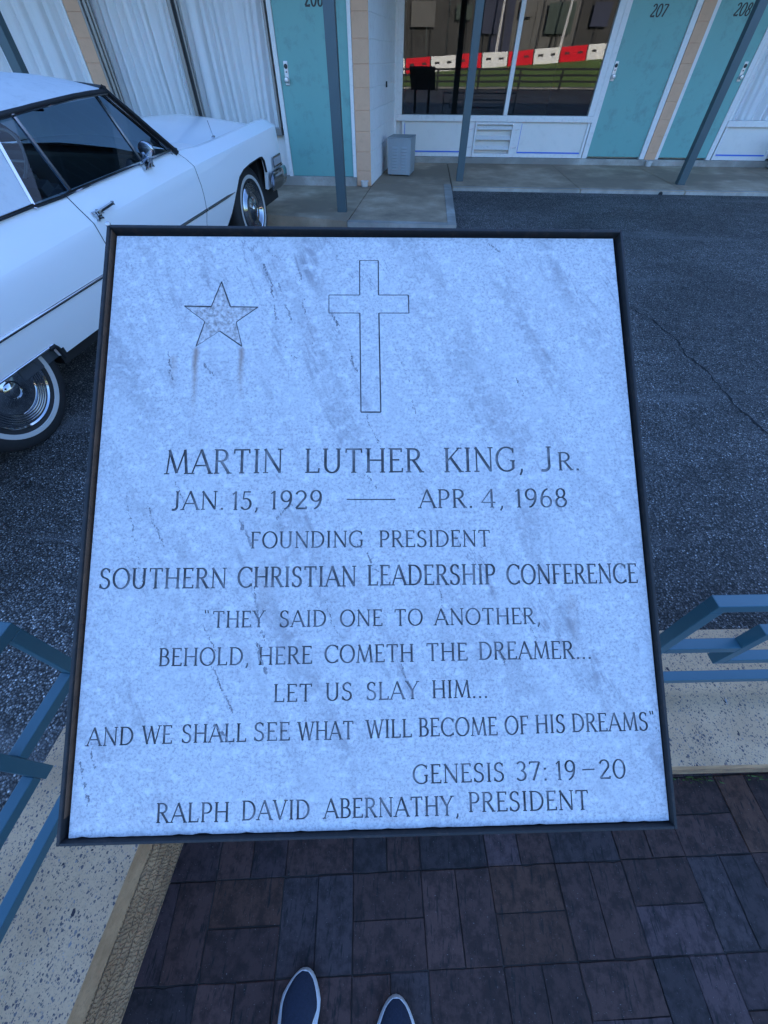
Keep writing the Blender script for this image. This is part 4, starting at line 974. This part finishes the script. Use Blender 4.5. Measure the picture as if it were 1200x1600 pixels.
# ================================================================== ACROSS THE STREET (seen mirrored in the glass)
bm = bmesh.new()
def lz(x, y): t = max(0, min(1, (-28-y)/7)); return -.40+t*(.66+.05*x)
lx = [-60, -30, -10, 0, 10, 20, 40, 80]; ly = [-28, -29.5, -31, -33, -35, -37, -60]
gvv = [[bm.verts.new((x, y, lz(x, y))) for x in lx] for y in ly]
for i in range(len(ly)-1):
    for j in range(len(lx)-1): bm.faces.new((gvv[i][j], gvv[i+1][j], gvv[i+1][j+1], gvv[i][j+1]))
struct('lawn', bm, 'lawn', 60)
struct('kerb_strip', newbox(-60, 80, -27.98, -26.6, -.55, -.37, .01), 'walk_edge')
def make_barrier(mname):
    root = empty('road_barrier')
    bm = bmesh.new(); L = 2.2; prof = [(-.25, 0), (-.25, .22), (-.11, .62), (-.09, 1.05), (.09, 1.05), (.11, .62), (.25, .22), (.25, 0)]
    a = [bm.verts.new((-L/2, p[0], p[1])) for p in prof]; b_ = [bm.verts.new((L/2, p[0], p[1])) for p in prof]
    bm.faces.new(a); bm.faces.new(b_[::-1])
    for i in range(8): bm.faces.new((a[i], b_[i], b_[(i+1) % 8], a[(i+1) % 8]))
    bmesh.ops.recalc_face_normals(bm, faces=bm.faces[:]); bmesh.ops.bevel(bm, geom=bm.edges[:], offset=.025, segments=2, affect='EDGES')
    obj('shell', bm, mname, root)
    for s in (-1, 1):
        bm = bmesh.new()
        for k in range(3): bar(bm, (s*.55-.25+k*.25, .262, .02), (s*.55-.25+k*.25, .16, .52), .09, .03, (1, 0, 0), .008)
        obj('moulded_rib', bm, mname, root)
    bm = bmesh.new()
    for s in (-.55, .55): box(bm, s-.2, s+.2, .10, .165, .52, .68, .01)
    obj('fork_slot', bm, 'dark_recess', root); return root
protos = [make_barrier('barrier_red'), make_barrier('barrier_white')]
for k in range(13):
    x = -5.2+k*2.3; y = -35.6; p = protos[k % 2]
    o = p if k < 2 else copy_tree(p)
    o.location = (x, y, lz(x, y)); o.rotation_euler = (0, -math.atan(.05), 0); o.scale = (1, 1, .86)
    o['label'] = ('red' if k % 2 == 0 else 'white')+' plastic road barrier standing on the grass bank across the street, mirrored in the window'
    o['category'] = 'barrier'; o['group'] = ('red' if k % 2 == 0 else 'white')+' road barriers across the street'
bm = bmesh.new(); rh = random.Random(4)
for k in range(34):
    x = -20+k*2.0; h = 6.2+rh.uniform(-.5, .8); yy = -40+rh.choice((0, .04, .25)); box(bm, x, x+1.97, yy-.4, yy, 0, h, mi=rh.choice((0, 0, 1, 2, 3, 0)))
for k in range(40): 
    x = -20+k*1.7; bar(bm, (x, -39.6, .3), (x+rh.uniform(-.1, .1), -39.6, 6.3), .08, .08)
ho = obj('street_building', bm, ['hoarding', 'hoarding_blue', 'hoarding_green', 'hoarding_pale']); tag(ho, 'dark grey panelled building front across the street, mirrored in the window', 'building')
for k, (x, z0, w_, h_) in enumerate(((-1.5, 3.0, 2.2, 1.5), (2.6, 3.4, 1.5, .9), (5.2, 2.6, 1.8, 2.2), (8.4, 3.6, 1.2, 1.0), (11.0, 2.6, 2.4, 1.8), (15.0, 3.0, 1.6, 1.4))):
    o = obj('notice_board', newbox(x, x+w_, -39.52, -39.46, z0, z0+h_, .01), ('hoarding_pale', 'hoarding_green', 'hoarding_blue')[k % 3]); o.parent = ho; o.matrix_parent_inverse = Matrix.Identity(4)
for k, x in enumerate((-2.6, 6.4, 12.2)):
    bm = bmesh.new(); tube(bm, [(x, -37.5, lz(x, -37.5)-.1), (x+.35, -37.5, 5.5)], .075, 8); tube(bm, [(x+.15, -37.4, lz(x, -37.5)-.1), (x+.35, -37.4, 5.5)], .05, 8)
    o = obj('guy_pole', bm, 'trim_white'); tag(o, 'pale slanting guy pole behind the road barriers across the street', 'pole', 'guy poles across the street')
fr_ = empty('street_railing', (0, -24, az(-24))); tag(fr_, 'black bar railing along the street, mirrored in the window', 'railing')
bm = bmesh.new()
for z in (.45, .75, 1.05): box(bm, -20, 40, -24.05, -23.95, az(-24)+z, az(-24)+z+.10)
o = obj('rail', bm, 'shoe_dark'); o.parent = fr_; o.matrix_parent_inverse = Matrix.Translation((0, 24, -az(-24)))
for k in range(21):
    x = -20+3*k; o = obj('rail_post', newbox(x-.07, x+.07, -24.16, -24.051, az(-24), az(-24)+1.12), 'shoe_dark'); o.parent = fr_; o.matrix_parent_inverse = Matrix.Translation((0, 24, -az(-24)))

# ================================================================== PARKED CAR (built in its own frame: x forward, y to its right... stored as y=-right)
CF, CRt, CU, CO = Vector(((0.140921, 0.988962, 0.045780))), Vector(((0.990000, -0.141069, 0.000000))), Vector(((-0.006458, -0.045322, 0.998952))), Vector(((-3.076531, 1.893539, -0.404628)))
car = empty('parked_car')
Mc = Matrix.Identity(4)
for i in range(3): Mc[i][0] = CF[i]; Mc[i][1] = -CRt[i]; Mc[i][2] = CU[i]; Mc[i][3] = CO[i]
car.matrix_world = Mc
tag(car, 'white vintage two-door hardtop with vinyl roof and whitewall tyres, nose to the motel', 'car')
def interp(x, tab):
    if x <= tab[0][0]: return tab[0][1]
    for (a, va), (b_, vb) in zip(tab, tab[1:]):
        if x <= b_:
            t = (x-a)/(b_-a); return va+(vb-va)*t
    return tab[-1][1]
def sm(x, tab):   # smoothed interpolation
    return (interp(x-.05, tab)+interp(x, tab)*2+interp(x+.05, tab))/4
YM = [(-1.62, .90), (-1.4, .965), (-.5, 1.0), (1, 1.012), (2.5, 1.008), (3.5, .995), (3.9, .985), (4.03, .965)]
ZC = [(-1.62, .79), (-1.3, .80), (0, .815), (.3, .822), (1, .848), (1.76, .874), (2.28, .884), (3, .888), (4.03, .892)]
ZP = [(-1.62, .93), (-1.2, .975), (-.3, .985), (.6, .995), (1.1, .992), (2.0, .995), (2.2, .985), (2.5, .955), (3.0, .948), (3.7, .952), (3.92, .952), (4.0, .935), (4.03, .90)]
YP = [(-1.62, .80), (-.3, .90), (.6, .925), (2.1, .925), (2.4, .90), (3.2, .885), (4.03, .875)]
ZV = [(-1.62, .90), (-1.2, .94), (-.3, .965), (2.0, .975), (2.25, .955), (2.5, .917), (3.0, .912), (3.9, .912), (4.03, .87)]
ZH = [(-1.62, .88), (-1.2, .95), (-.3, .985), (2.2, 1.0), (2.45, 1.0), (3.2, .985), (3.8, .955), (3.95, .93), (4.03, .86)]
Z0 = [(-1.62, .88), (-1.2, .96), (-.3, 1.0), (2.3, 1.02), (2.6, 1.03), (3.2, 1.02), (3.75, .99), (3.92, .97), (4.0, .93), (4.03, .87)]
def zbot(x):
    if x < -.52: return interp(x, [(-1.62, .46), (-.9, .37), (-.52, .35)])
    if x < -.44: return interp(x, [(-.52, .35), (-.47, .42), (-.44, .435)])
    if x <= .345: return .437
    if x < .366: return interp(x, [(.345, .437), (.366, .35)])
    if x < 2.52: return .352
    if x < 3.60: return interp(x, [(2.52, .352), (2.60, .40), (2.70, .47), (2.83, .60), (2.94, .685), (3.05, .718), (3.2, .732), (3.45, .738), (3.52, .730), (3.57, .69), (3.60, .60)])
    if x < 3.625: return interp(x, [(3.60, .60), (3.625, .44)])
    return .44
def side_y(z, ym):   # body side bulge below the crease
    return ym+interp(z, [(.30, -.085), (.40, -.055), (.50, -.028), (.60, -.008), (.72, .002), (.84, .001), (.90, 0)])
def seam_dx(x, z):   # seams and stations follow the curved door edges
    k1 = math.exp(-((x-2.24)/.14)**2); k2 = math.exp(-((x-1.0)/.10)**2)
    d1 = interp(z, [(.34, -.035), (.52, -.025), (.61, .012), (.75, .02), (.885, .003), (.95, -.03), (1.0, -.10)])
    d2 = interp(z, [(.34, .03), (.70, .02), (.848, .006), (.99, -.03)])
    return d1*k1+d2*k2
NS = 9
def section(x):
    ym = sm(x, YM); zc = sm(x, ZC); zb = zbot(x); zp = interp(x, ZP); yp = interp(x, YP)
    zv = interp(x, ZV); pts = [(0, interp(x, Z0)), (.22, interp(x, Z0)*.6+interp(x, ZH)*.4-.0), (.46, interp(x, ZH)), (.62, (interp(x, ZH)*.35+zv*.65)), (.74, zv), ((.74+yp)/2, zv+(zp-zv)*.62), (yp-.02, zp), (yp+.02, zp-.001)]
    pts += [(yp+(ym-yp)*.60, zp-(zp-zc)*.50), (ym-.002, zc+.003), (ym, zc-.003)]
    for k in range(1, NS+1):
        z = zc-.003+(zb-zc+.003)*k/NS; pts.append((side_y(z, ym), z))
    if zb > .36: pts.append((pts[-1][0]-.035, zb+.004))
    else: pts.append((pts[-1][0]-.05, zb-.01))
    return [(x+seam_dx(x, z), y, z) for (y, z) in pts]
SEA, SEB = (.9965, 1.0035), (2.2375, 2.2445)
st = set([-1.62, -1.6, -1.5, -1.3, -1.1, -.9, -.7, -.56, -.52, -.50, -.47, -.44, -.3, -.15, 0, .15, .3, .345, .355, .366, .45, .6, .75, .9, .95, 1.05, 1.2, 1.4, 1.6, 1.8, 2.0, 2.1, 2.16, 2.2, 2.29, 2.35, 2.43, 2.52, 2.56, 2.60, 2.65, 2.70, 2.76, 2.83, 2.88, 2.94, 2.99, 3.05, 3.12, 3.2, 3.3, 3.4, 3.45, 3.49, 3.52, 3.55, 3.57, 3.585, 3.60, 3.61, 3.625, 3.7, 3.8, 3.9, 3.96, 4.0, 4.02, 4.03]+list(SEA)+list(SEB))
st = sorted(st)
def shell(bm, xs_, sgn, jr, skip=None):
    secs = [[bm.verts.new((p[0], -sgn*p[1], p[2])) for p in section(x)] for x in xs_]
    fs = []
    for i in range(len(xs_)-1):
        xm = (xs_[i]+xs_[i+1])/2
        for j in range(len(secs[0])-1):
            if not (jr[0] <= j < jr[1]): continue
            if skip and skip(xm, j): continue
            fs.append(bm.faces.new((secs[i][j], secs[i][j+1], secs[i+1][j+1], secs[i+1][j])))
    loose = [v for v in bm.verts if not v.link_faces]; bmesh.ops.delete(bm, geom=loose, context='VERTS'); return secs
NPT = len(section(1.5))-1
def cab(xm, j): return j < 6 and .15 < xm < 2.20          # open cabin
def in_door(xm, j): return SEA[0]-.001 < xm < SEB[1]+.001 and j >= 6 and j < NPT-2
bm = bmesh.new()
for sgn in (1, -1): shell(bm, st, sgn, (0, 99), lambda xm, j: cab(xm, j) or in_door(xm, j))
bmesh.ops.remove_doubles(bm, verts=bm.verts[:], dist=.0006)
# nose and tail
for x in (-1.62, 4.03):
    ps = section(x); loop = [bm.verts.new((p[0], -p[1], p[2])) for p in ps]+[bm.verts.new((p[0], p[1], p[2])) for p in ps[::-1][:-1]]
    bm.faces.new(loop)
bmesh.ops.recalc_face_normals(bm, faces=bm.faces[:])
body = obj('body', bm, 'car_white', car, 24)
cb = bmesh.new()     # dark underbody, wheel housings
box(cb, -1.5, 3.55, -.70, .70, .22, .62); box(cb, .42, 2.5, -.84, .84, .25, .33); box(cb, 3.551, 3.95, -.9, .9, .30, .70)
box(cb, 2.505, 2.53, -.93, .93, .30, .80); box(cb, .372, .392, -.95, .95, .345, .70); box(cb, .345, .37, -.905, .905, .36, .70)
obj('chassis', cb, 'car_black', car)
# cabin
ib = bmesh.new()
box(ib, .0, 2.3, -.84, .84, .335, .36)
for s in (-1, 1): box(ib, .1, 2.28, s*.885-.02, s*.885+.02, .34, .955, .01)
box(ib, 2.12, 2.36, -.84, .84, .55, .965, .03)
box(ib, .0, .10, -.86, .86, .34, .97)
obj('interior', ib, 'car_interior', car)
def seat_bench(x0, nm):
    b2 = bmesh.new(); box(b2, x0, x0+.55, -.76, .76, .36, .56, .05); obj(nm, b2, 'car_interior', car)
    b2 = bmesh.new(); bar(b2, (x0+.02, 0, .52), (x0-.14, 0, 1.0), .18, 1.5, (0, 1, 0), .05)
    return obj('seat_back', b2, 'car_interior', car)
seat_bench(1.25, 'seat'); seat_bench(.35, 'seat')
sw = bmesh.new(); cxs = Vector((1.93, .42, .93)); ax = Vector((-.80, 0, .6)).normalized(); a1 = Vector((0, 1, 0)); a2 = ax.cross(a1)
tube(sw, [cxs+(a1*math.cos(t)+a2*math.sin(t))*.20 for t in [2*math.pi*k/40 for k in range(41)]], .012, 8); tube(sw, [cxs-a1*.2, cxs, cxs+a1*.2], .012, 8); tube(sw, [cxs, cxs-ax*.25], .03, 8)
obj('steering_wheel', sw, 'lamp_clear', car, 60)
# doors
for sgn in (1, -1):
    bm = bmesh.new(); dx = [x for x in st if SEA[1] <= x <= SEB[0]]
    shell(bm, dx, sgn, (6, NPT-2)); bmesh.ops.recalc_face_normals(bm, faces=bm.faces[:])
    if bm.faces[:][0].normal.y*(-sgn) < 0 and False: pass
    d = obj('door', bm, 'car_white', car, 24)
    # handle: chrome blade on a small base with lock
    b2 = bmesh.new(); y = 1.005
    bar(b2, (1.045, -sgn*(y+.008), .872), (1.082, -sgn*(y+.008), .875), .016, .034, (0, 0, 1), .006)
    bar(b2, (1.06, -sgn*(y+.024), .890), (1.215, -sgn*(y+.018), .899), .010, .012, (0, 0, 1), .004)
    bar(b2, (1.06, -sgn*(y+.0), .885), (1.06, -sgn*(y+.04), .892), .03, .02, (0, 0, 1), .006)
    obj('door_handle', b2, 'chrome', d)
    # trim spear along the flank belongs to door here
    if sgn == 1:
        b2 = bmesh.new()
        b3 = bmesh.new(); lathe(b3, [(.001, .028), (.038, .024), (.056, .013), (.061, .0), (.056, -.011), (.051, -.013), (.001, -.013)], 28, 'y')
        for v in b3.verts:
            x, yv, z = v.co; v.co = Vector((yv+1.735, -(1.012+x*.95), 1.063+z*.72))
        mir = obj('mirror', b3, 'chrome', d, 50)
        bar(b2, (1.745, -.965, .985), (1.735, -1.0, 1.03), .035, .028, (1, 0, 0), .008); bar(b2, (1.70, -.955, .978), (1.79, -.955, .978), .05, .016, (0, 0, 1), .006)
        obj('mirror_stalk', b2, 'chrome', mir)
# side spears
for sgn in (1, -1):
    for (x0, x1) in ((-1.4, .992), (1.008, 2.262), (2.270, 2.80)):
        b2 = bmesh.new(); n = 14; P_ = []
        for k in range(n+1):
            x = x0+(x1-x0)*k/n; yb = side_y(.603, sm(x, YM)); taper = min(1, (x1-x)/.18+.15) if x1 > 2.5 else 1
            h = .011*taper; P_.append([b2.verts.new((x, -sgn*(yb+e), .603+f)) for e, f in ((-.002, -h), (.007, -h*.6), (.009, 0), (.007, h*.6), (-.002, h))])
        for A_, Bq in zip(P_, P_[1:]):
            for i in range(4): b2.faces.new((A_[i], A_[i+1], Bq[i+1], Bq[i]))
        bmesh.ops.recalc_face_normals(b2, faces=b2.faces[:]); obj('side_trim', b2, 'chrome', car, 50)
# bright edge round the wheel skirt
for sgn in (1, -1):
    b2 = bmesh.new(); pts = [(x, -sgn*(side_y(zbot(x), sm(x, YM))+.001), zbot(x)) for x in (-.43, -.3, -.1, .1, .25, .335)]; tube(b2, pts, .008, 6); obj('skirt_trim', b2, 'chrome', car, 60)
    b2 = bmesh.new(); tube(b2, [(.30, -sgn*.965, .431), (.336, -sgn*.965, .430), (.350, -sgn*.962, .41), (.362, -sgn*.955, .345)], .013, 6); obj('arch_edge', b2, 'car_black', car, 60)
    b2 = bmesh.new(); tube(b2, [(x, -sgn*(side_y(zbot(x), sm(x, YM))-.012), zbot(x)-.004) for x in (2.56, 2.60, 2.65, 2.70, 2.76, 2.83, 2.88, 2.94, 2.99, 3.05, 3.12, 3.2, 3.3, 3.4, 3.45, 3.49, 3.52, 3.55, 3.57, 3.585, 3.60)], .012, 6); obj('arch_edge', b2, 'car_black', car, 60)
# roof ---------------------------------------------------------------
RX = [(-.62, 1.0), (-.45, 1.11), (-.2, 1.26), (.1, 1.36), (.5, 1.405), (1.0, 1.425), (1.5, 1.425), (1.75, 1.405), (1.86, 1.38), (1.90, 1.355)]
RE = [(-.62, .985), (-.45, 1.06), (-.2, 1.18), (.1, 1.262), (.5, 1.297), (1.0, 1.312), (1.5, 1.325), (1.75, 1.328), (1.90, 1.322)]
def roofsec(x):
    zc, ze = interp(x, RX), interp(x, RE); hw_ = interp(x, [(-.62, .80), (0, .76), (1.0, .745), (1.9, .735)]); p = []
    for k in range(13):
        t = k/12; p.append((t*hw_, ze+(zc-ze)*(1-t**2.9)))
    return p, hw_, ze
bm = bmesh.new(); xs_ = [-.62, -.5, -.35, -.2, -.05, .1, .3, .5, .75, 1.0, 1.25, 1.5, 1.65, 1.78, 1.86, 1.90]; secs = []
for x in xs_:
    p, hw_, ze = roofsec(x); bow = lambda y: .06*(1-(y/.74)**2) if x > 1.7 else 0
    right = [bm.verts.new((x+bow(y)*(x-1.7)/.2 if x > 1.7 else x, -y, z)) for y, z in p]; left = [bm.verts.new((x+(bow(y)*(x-1.7)/.2 if x > 1.7 else 0), y, z)) for y, z in p[1:]]
    secs.append(left[::-1]+right)
for A_, Bq in zip(secs, secs[1:]):
    for i in range(len(A_)-1): bm.faces.new((A_[i], A_[i+1], Bq[i+1], Bq[i]))
# sail panels down to the belt
for sgn in (1, -1):
    sp_ = []
    for x in [-.62, -.45, -.2, .1, .3, .5, .7, .80, .90]:
        p, hw_, ze = roofsec(x); col = []
        for k in range(7):
            t = k/6; z = ze-.0005+(1.002-ze)*t
            if ze < 1.002: z = ze
            yy = hw_+(.945-hw_)*t
            xx = min(x, .925-.60*(1.297-z)) if x > .6 else x
            col.append(bm.verts.new((xx, -sgn*yy, z)))
        sp_.append(col)
    for A_, Bq in zip(sp_, sp_[1:]):
        for i in range(6): bm.faces.new((A_[i], A_[i+1], Bq[i+1], Bq[i]))
bmesh.ops.remove_doubles(bm, verts=bm.verts[:], dist=.0012)
bmesh.ops.recalc_face_normals(bm, faces=bm.faces[:])
roof_o = obj('roof', bm, 'car_vinyl', car, 40)
bm = bmesh.new(); secs = []
for x in [.1, .5, 1.0, 1.5, 1.86]:
    p, hw_, ze = roofsec(x); secs.append([bm.verts.new((x, -y*.97, z-.02)) for y, z in p[::3]]+[bm.verts.new((x, y*.97, z-.02)) for y, z in p[::3]][1:])
    secs[-1].sort(key=lambda v: v.co.y)
for A_, Bq in zip(secs, secs[1:]):
    for i in range(len(A_)-1): bm.faces.new((A_[i], A_[i+1], Bq[i+1], Bq[i]))
obj('headliner', bm, 'headliner', roof_o)
# side glass, on the plane leaning in from belt (y .94, z .99) to roof (y .745, z 1.30)
def gy(z): return .945-(z-.99)*(.945-.748)/.31
def gp(x, z, sgn, o_=0.0): return (x, -sgn*(gy(z)+o_), z)
A_line = lambda z: 2.105-(z-1.005)*(2.105-1.865)/.32           # windscreen pillar
B_line = lambda z: 1.022+(z-.99)*.235                           # glass joint
V_line = lambda z: 1.735+(z-.99)*.17                            # vent window bar
Q_line = lambda z: .735+(z-.99)*.60                             # rear edge of quarter glass
for sgn in (1, -1):
    def quad(f0, f1, name, z0=.985, z1=1.296):
        bm = bmesh.new(); a = [bm.verts.new(gp(f0(z0+(z1-z0)*k/4), z0+(z1-z0)*k/4, sgn)) for k in range(5)]; b_ = [bm.verts.new(gp(f1(z0+(z1-z0)*k/4), z0+(z1-z0)*k/4, sgn)) for k in range(5)]
        for k in range(4): bm.faces.new((a[k], b_[k], b_[k+1], a[k+1]))
        return obj(name, bm, 'car_glass', car)
    qg = quad(Q_line, lambda z: B_line(z)-.006, 'quarter_glass'); dg = quad(lambda z: B_line(z)+.006, V_line, 'door_glass'); vg = quad(V_line, A_line, 'vent_glass')
    def strip(f, name, parent, w_=.010, m='chrome', z0=.985, z1=1.30, o_=.003):
        bm = bmesh.new(); bar(bm, gp(f(z0), z0, sgn, o_), gp(f(z1), z1, sgn, o_), w_, .012, (1, 0, 0), .003); obj(name, bm, m, parent)
    strip(B_line, 'glass_edge', dg, .014); strip(V_line, 'vent_bar', vg, .012); strip(Q_line, 'glass_edge', qg, .016)
    strip(lambda z: A_line(z)+.012, 'pillar', car, .05, 'car_black', .97, 1.325, -.004); strip(lambda z: A_line(z)-.020, 'pillar_trim', car, .008, 'chrome', .985, 1.31, .006); strip(lambda z: A_line(z)+.038, 'pillar_trim', car, .012, 'chrome', .985, 1.33, .004)
    # belt moulding and drip rail
    bm = bmesh.new(); tube(bm, [(.735, -sgn*.952, .992), (.95, -sgn*.952, .988), (1.01, -sgn*.953, .992), (1.4, -sgn*.953, .995), (2.09, -sgn*.953, .998)], .009, 6); obj('belt_trim', bm, 'chrome', car, 60)
    bm = bmesh.new(); tube(bm, [(-.3, -sgn*.958, .996), (.2, -sgn*.956, 1.0), (.735, -sgn*.952, .998)], .010, 6); obj('roof_trim', bm, 'chrome', roof_o, 60)
    bm = bmesh.new(); tube(bm, [(.88, -sgn*.750, 1.292), (1.25, -sgn*.750, 1.308), (1.6, -sgn*.750, 1.316), (1.88, -sgn*.750, 1.314), (1.91, -sgn*.760, 1.296)], .0125, 8)
    obj('drip_rail', bm, 'car_black', roof_o, 80)
    bm = bmesh.new(); tube(bm, [(.90, -sgn*.766, 1.284), (1.25, -sgn*.766, 1.298), (1.6, -sgn*.766, 1.306), (1.89, -sgn*.766, 1.303)], .004, 6); obj('drip_trim', bm, 'chrome', roof_o, 60)
# windscreen
bm = bmesh.new(); rows = []
for k in range(6):
    t = k/5; row = []
    for i in range(13):
        s = -1+2*i/12; z = .985+.335*t; hw_ = gy(min(z, 1.30))+.0; xe = A_line(min(z, 1.33))+.02; bow = (.33-.24*t)*(1-abs(s)**2.2)
        row.append(bm.verts.new((xe+bow, s*hw_, z)))
    rows.append(row)
for A_, Bq in zip(rows, rows[1:]):
    for i in range(12): bm.faces.new((A_[i], A_[i+1], Bq[i+1], Bq[i]))
ws_ = obj('windscreen', bm, 'car_glass', car, 60)
bm = bmesh.new(); tube(bm, [(A_line(.985)+.03+.33*(1-abs(s)**2.2), s*.955, .992-.0) for s in [-1+2*i/16 for i in range(17)]], .016, 6); obj('screen_surround', bm, 'car_black', ws_, 60)
bm = bmesh.new(); tube(bm, [(A_line(1.32)+.03+.09*(1-abs(s)**2.2), s*.75, 1.325+.022*(1-s*s)) for s in [-1+2*i/16 for i in range(17)]], .014, 6); obj('screen_header', bm, 'car_black', ws_, 60)
bm = bmesh.new(); box(bm, 1.98, 2.0, -.11, .11, 1.20, 1.26, .01); tube(bm, [(1.99, 0, 1.25), (2.0, 0, 1.33)], .008, 6); obj('rear_view_mirror', bm, 'car_black', ws_)
# cowl
bm = bmesh.new(); rows = []
for t in (0, 1):
    rows.append([bm.verts.new((A_line(.985)+.03+.33*(1-abs(s)**2.2) if t == 0 else 2.62, s*.92, (.985 if t == 0 else .995)-.02*abs(s)**3-.03)) for s in [-1+2*i/16 for i in range(17)]])
for i in range(16): bm.faces.new((rows[0][i], rows[0][i+1], rows[1][i+1], rows[1][i]))
obj('cowl', bm, 'car_white', car, 60)
# rear screen
bm = bmesh.new(); bm.faces.new([bm.verts.new(p) for p in ((-.50, -.55, 1.085), (-.50, .55, 1.085), (-.18, .52, 1.262), (-.18, -.52, 1.262))]); obj('rear_window', bm, 'car_black', roof_o)
# aerial
bm = bmesh.new(); bx = bmesh.ops.create_uvsphere(bm, u_segments=12, v_segments=8, radius=.014); 
for v in bm.verts: v.co = Vector((v.co.x*1.8+2.93, v.co.y-.845, v.co.z*.7+.953))
tube(bm, [(2.93, -.845, .955), (2.90, -.845, 1.06)], .0028, 6); obj('aerial', bm, 'chrome', car, 60)
# bumpers, lamps, grille
def bumper(x0, x1, front):
    bm = bmesh.new(); prof = [(.0, .585), (.030, .578), (.040, .55), (.036, .50), (.020, .445), (.0, .425)]
    path = [(3.615, 1.0), (3.8, 1.012), (3.98, 1.0), (4.05, .95), (4.10, .80), (4.13, .4), (4.14, 0)] if front else [(-1.15, 1.0), (-1.5, 1.0), (-1.64, .95), (-1.70, .75), (-1.72, 0)]
    full = [(x, -y) for x, y in path]+[(x, y) for x, y in path[::-1][1:]]; P_ = []
    for i, (x, y) in enumerate(full):
        q0, q1 = full[max(i-1, 0)], full[min(i+1, len(full)-1)]; t = Vector((q1[0]-q0[0], q1[1]-q0[1])).normalized(); nrm = Vector((t.y, -t.x))
        if nrm.dot(Vector((x-1.2, y))) < 0: nrm = -nrm
        P_.append([bm.verts.new((x+nrm.x*o_, y+nrm.y*o_, z)) for o_, z in prof])
    for A_, Bq in zip(P_, P_[1:]):
        for i in range(5): bm.faces.new((A_[i], A_[i+1], Bq[i+1], Bq[i]))
    for e in (P_[0], P_[-1]): bm.faces.new(e)
    bmesh.ops.recalc_face_normals(bm, faces=bm.faces[:]); obj('bumper', bm, 'chrome', car, 35)
bumper(0, 0, True); bumper(0, 0, False)
for sgn in (1, -1):
    b2 = bmesh.new(); yy = .996
    box(b2, 3.735, 3.955, -sgn*(yy+.006)-.008, -sgn*(yy+.006)+.008, .600, .690, .006); lm = obj('side_lamp', b2, 'chrome', car)
    b2 = bmesh.new(); box(b2, 3.752, 3.938, -sgn*(yy+.016)-.003, -sgn*(yy+.016)+.003, .616, .674, .002); obj('lens', b2, 'lamp_clear', lm)
    for k, yv in enumerate((.62, .82)):
        b2 = bmesh.new(); lathe(b2, [(.001, .03), (.05, .026), (.082, .01), (.09, 0), (.001, -.005)], 24, 'y')
        for v in b2.verts: v.co = Vector((4.035+v.co.y, -sgn*yv+v.co.x, .72+v.co.z))
        obj('headlight', b2, 'lamp_clear', car, 50)
    b2 = bmesh.new(); box(b2, -1.66, -1.615, -sgn*.86-.05, -sgn*.86+.05, .62, .90, .01); obj('tail_light', b2, 'barrier_red', car)
bm = bmesh.new()
for k in range(7): box(bm, 4.028, 4.045, -.5, .5, .62+k*.03, .628+k*.03)
for k in range(17): box(bm, 4.029, 4.043, -.5+k*.0625-.004, -.5+k*.0625+.004, .61, .815)
obj('grille', bm, 'chrome', car)
# wheels
for (wx, sgn) in ((0, 1), (3.277, 1), (0, -1), (3.277, -1)):
    c = (wx, -sgn*.80, .352); q = -sgn
    bm = bmesh.new(); lathe(bm, [(.20, -.09*q), (.29, -.10*q), (.335, -.085*q), (.352, -.05*q), (.354, 0), (.352, .05*q), (.340, .082*q), (.315, .098*q), (.28, .103*q), (.24, .100*q), (.205, .085*q)], 64, 'y', c)
    wh = obj('wheel', bm, 'rubber', car, 50)
    bm = bmesh.new(); lathe(bm, [(.246, .1012*q), (.248, .1055*q), (.272, .1065*q), (.275, .1032*q)], 64, 'y', c, False); obj('whitewall', bm, 'whitewall', wh, 40)
    prof = [(.222, .088*q), (.220, .101*q), (.214, .106*q), (.206, .099*q)]
    for k in range(5): r0 = .202-k*.013; prof += [(r0, .099*q), (r0-.004, .104*q), (r0-.008, .104*q), (r0-.011, .098*q)]
    prof += [(.132, .100*q), (.11, .097*q), (.085, .104*q), (.06, .114*q), (.05, .118*q), (.047, .113*q), (.034, .124*q), (.015, .130*q), (.001, .131*q)]
    bm = bmesh.new(); lathe(bm, prof, 64, 'y', c); obj('hubcap', bm, 'chrome', wh, 35)
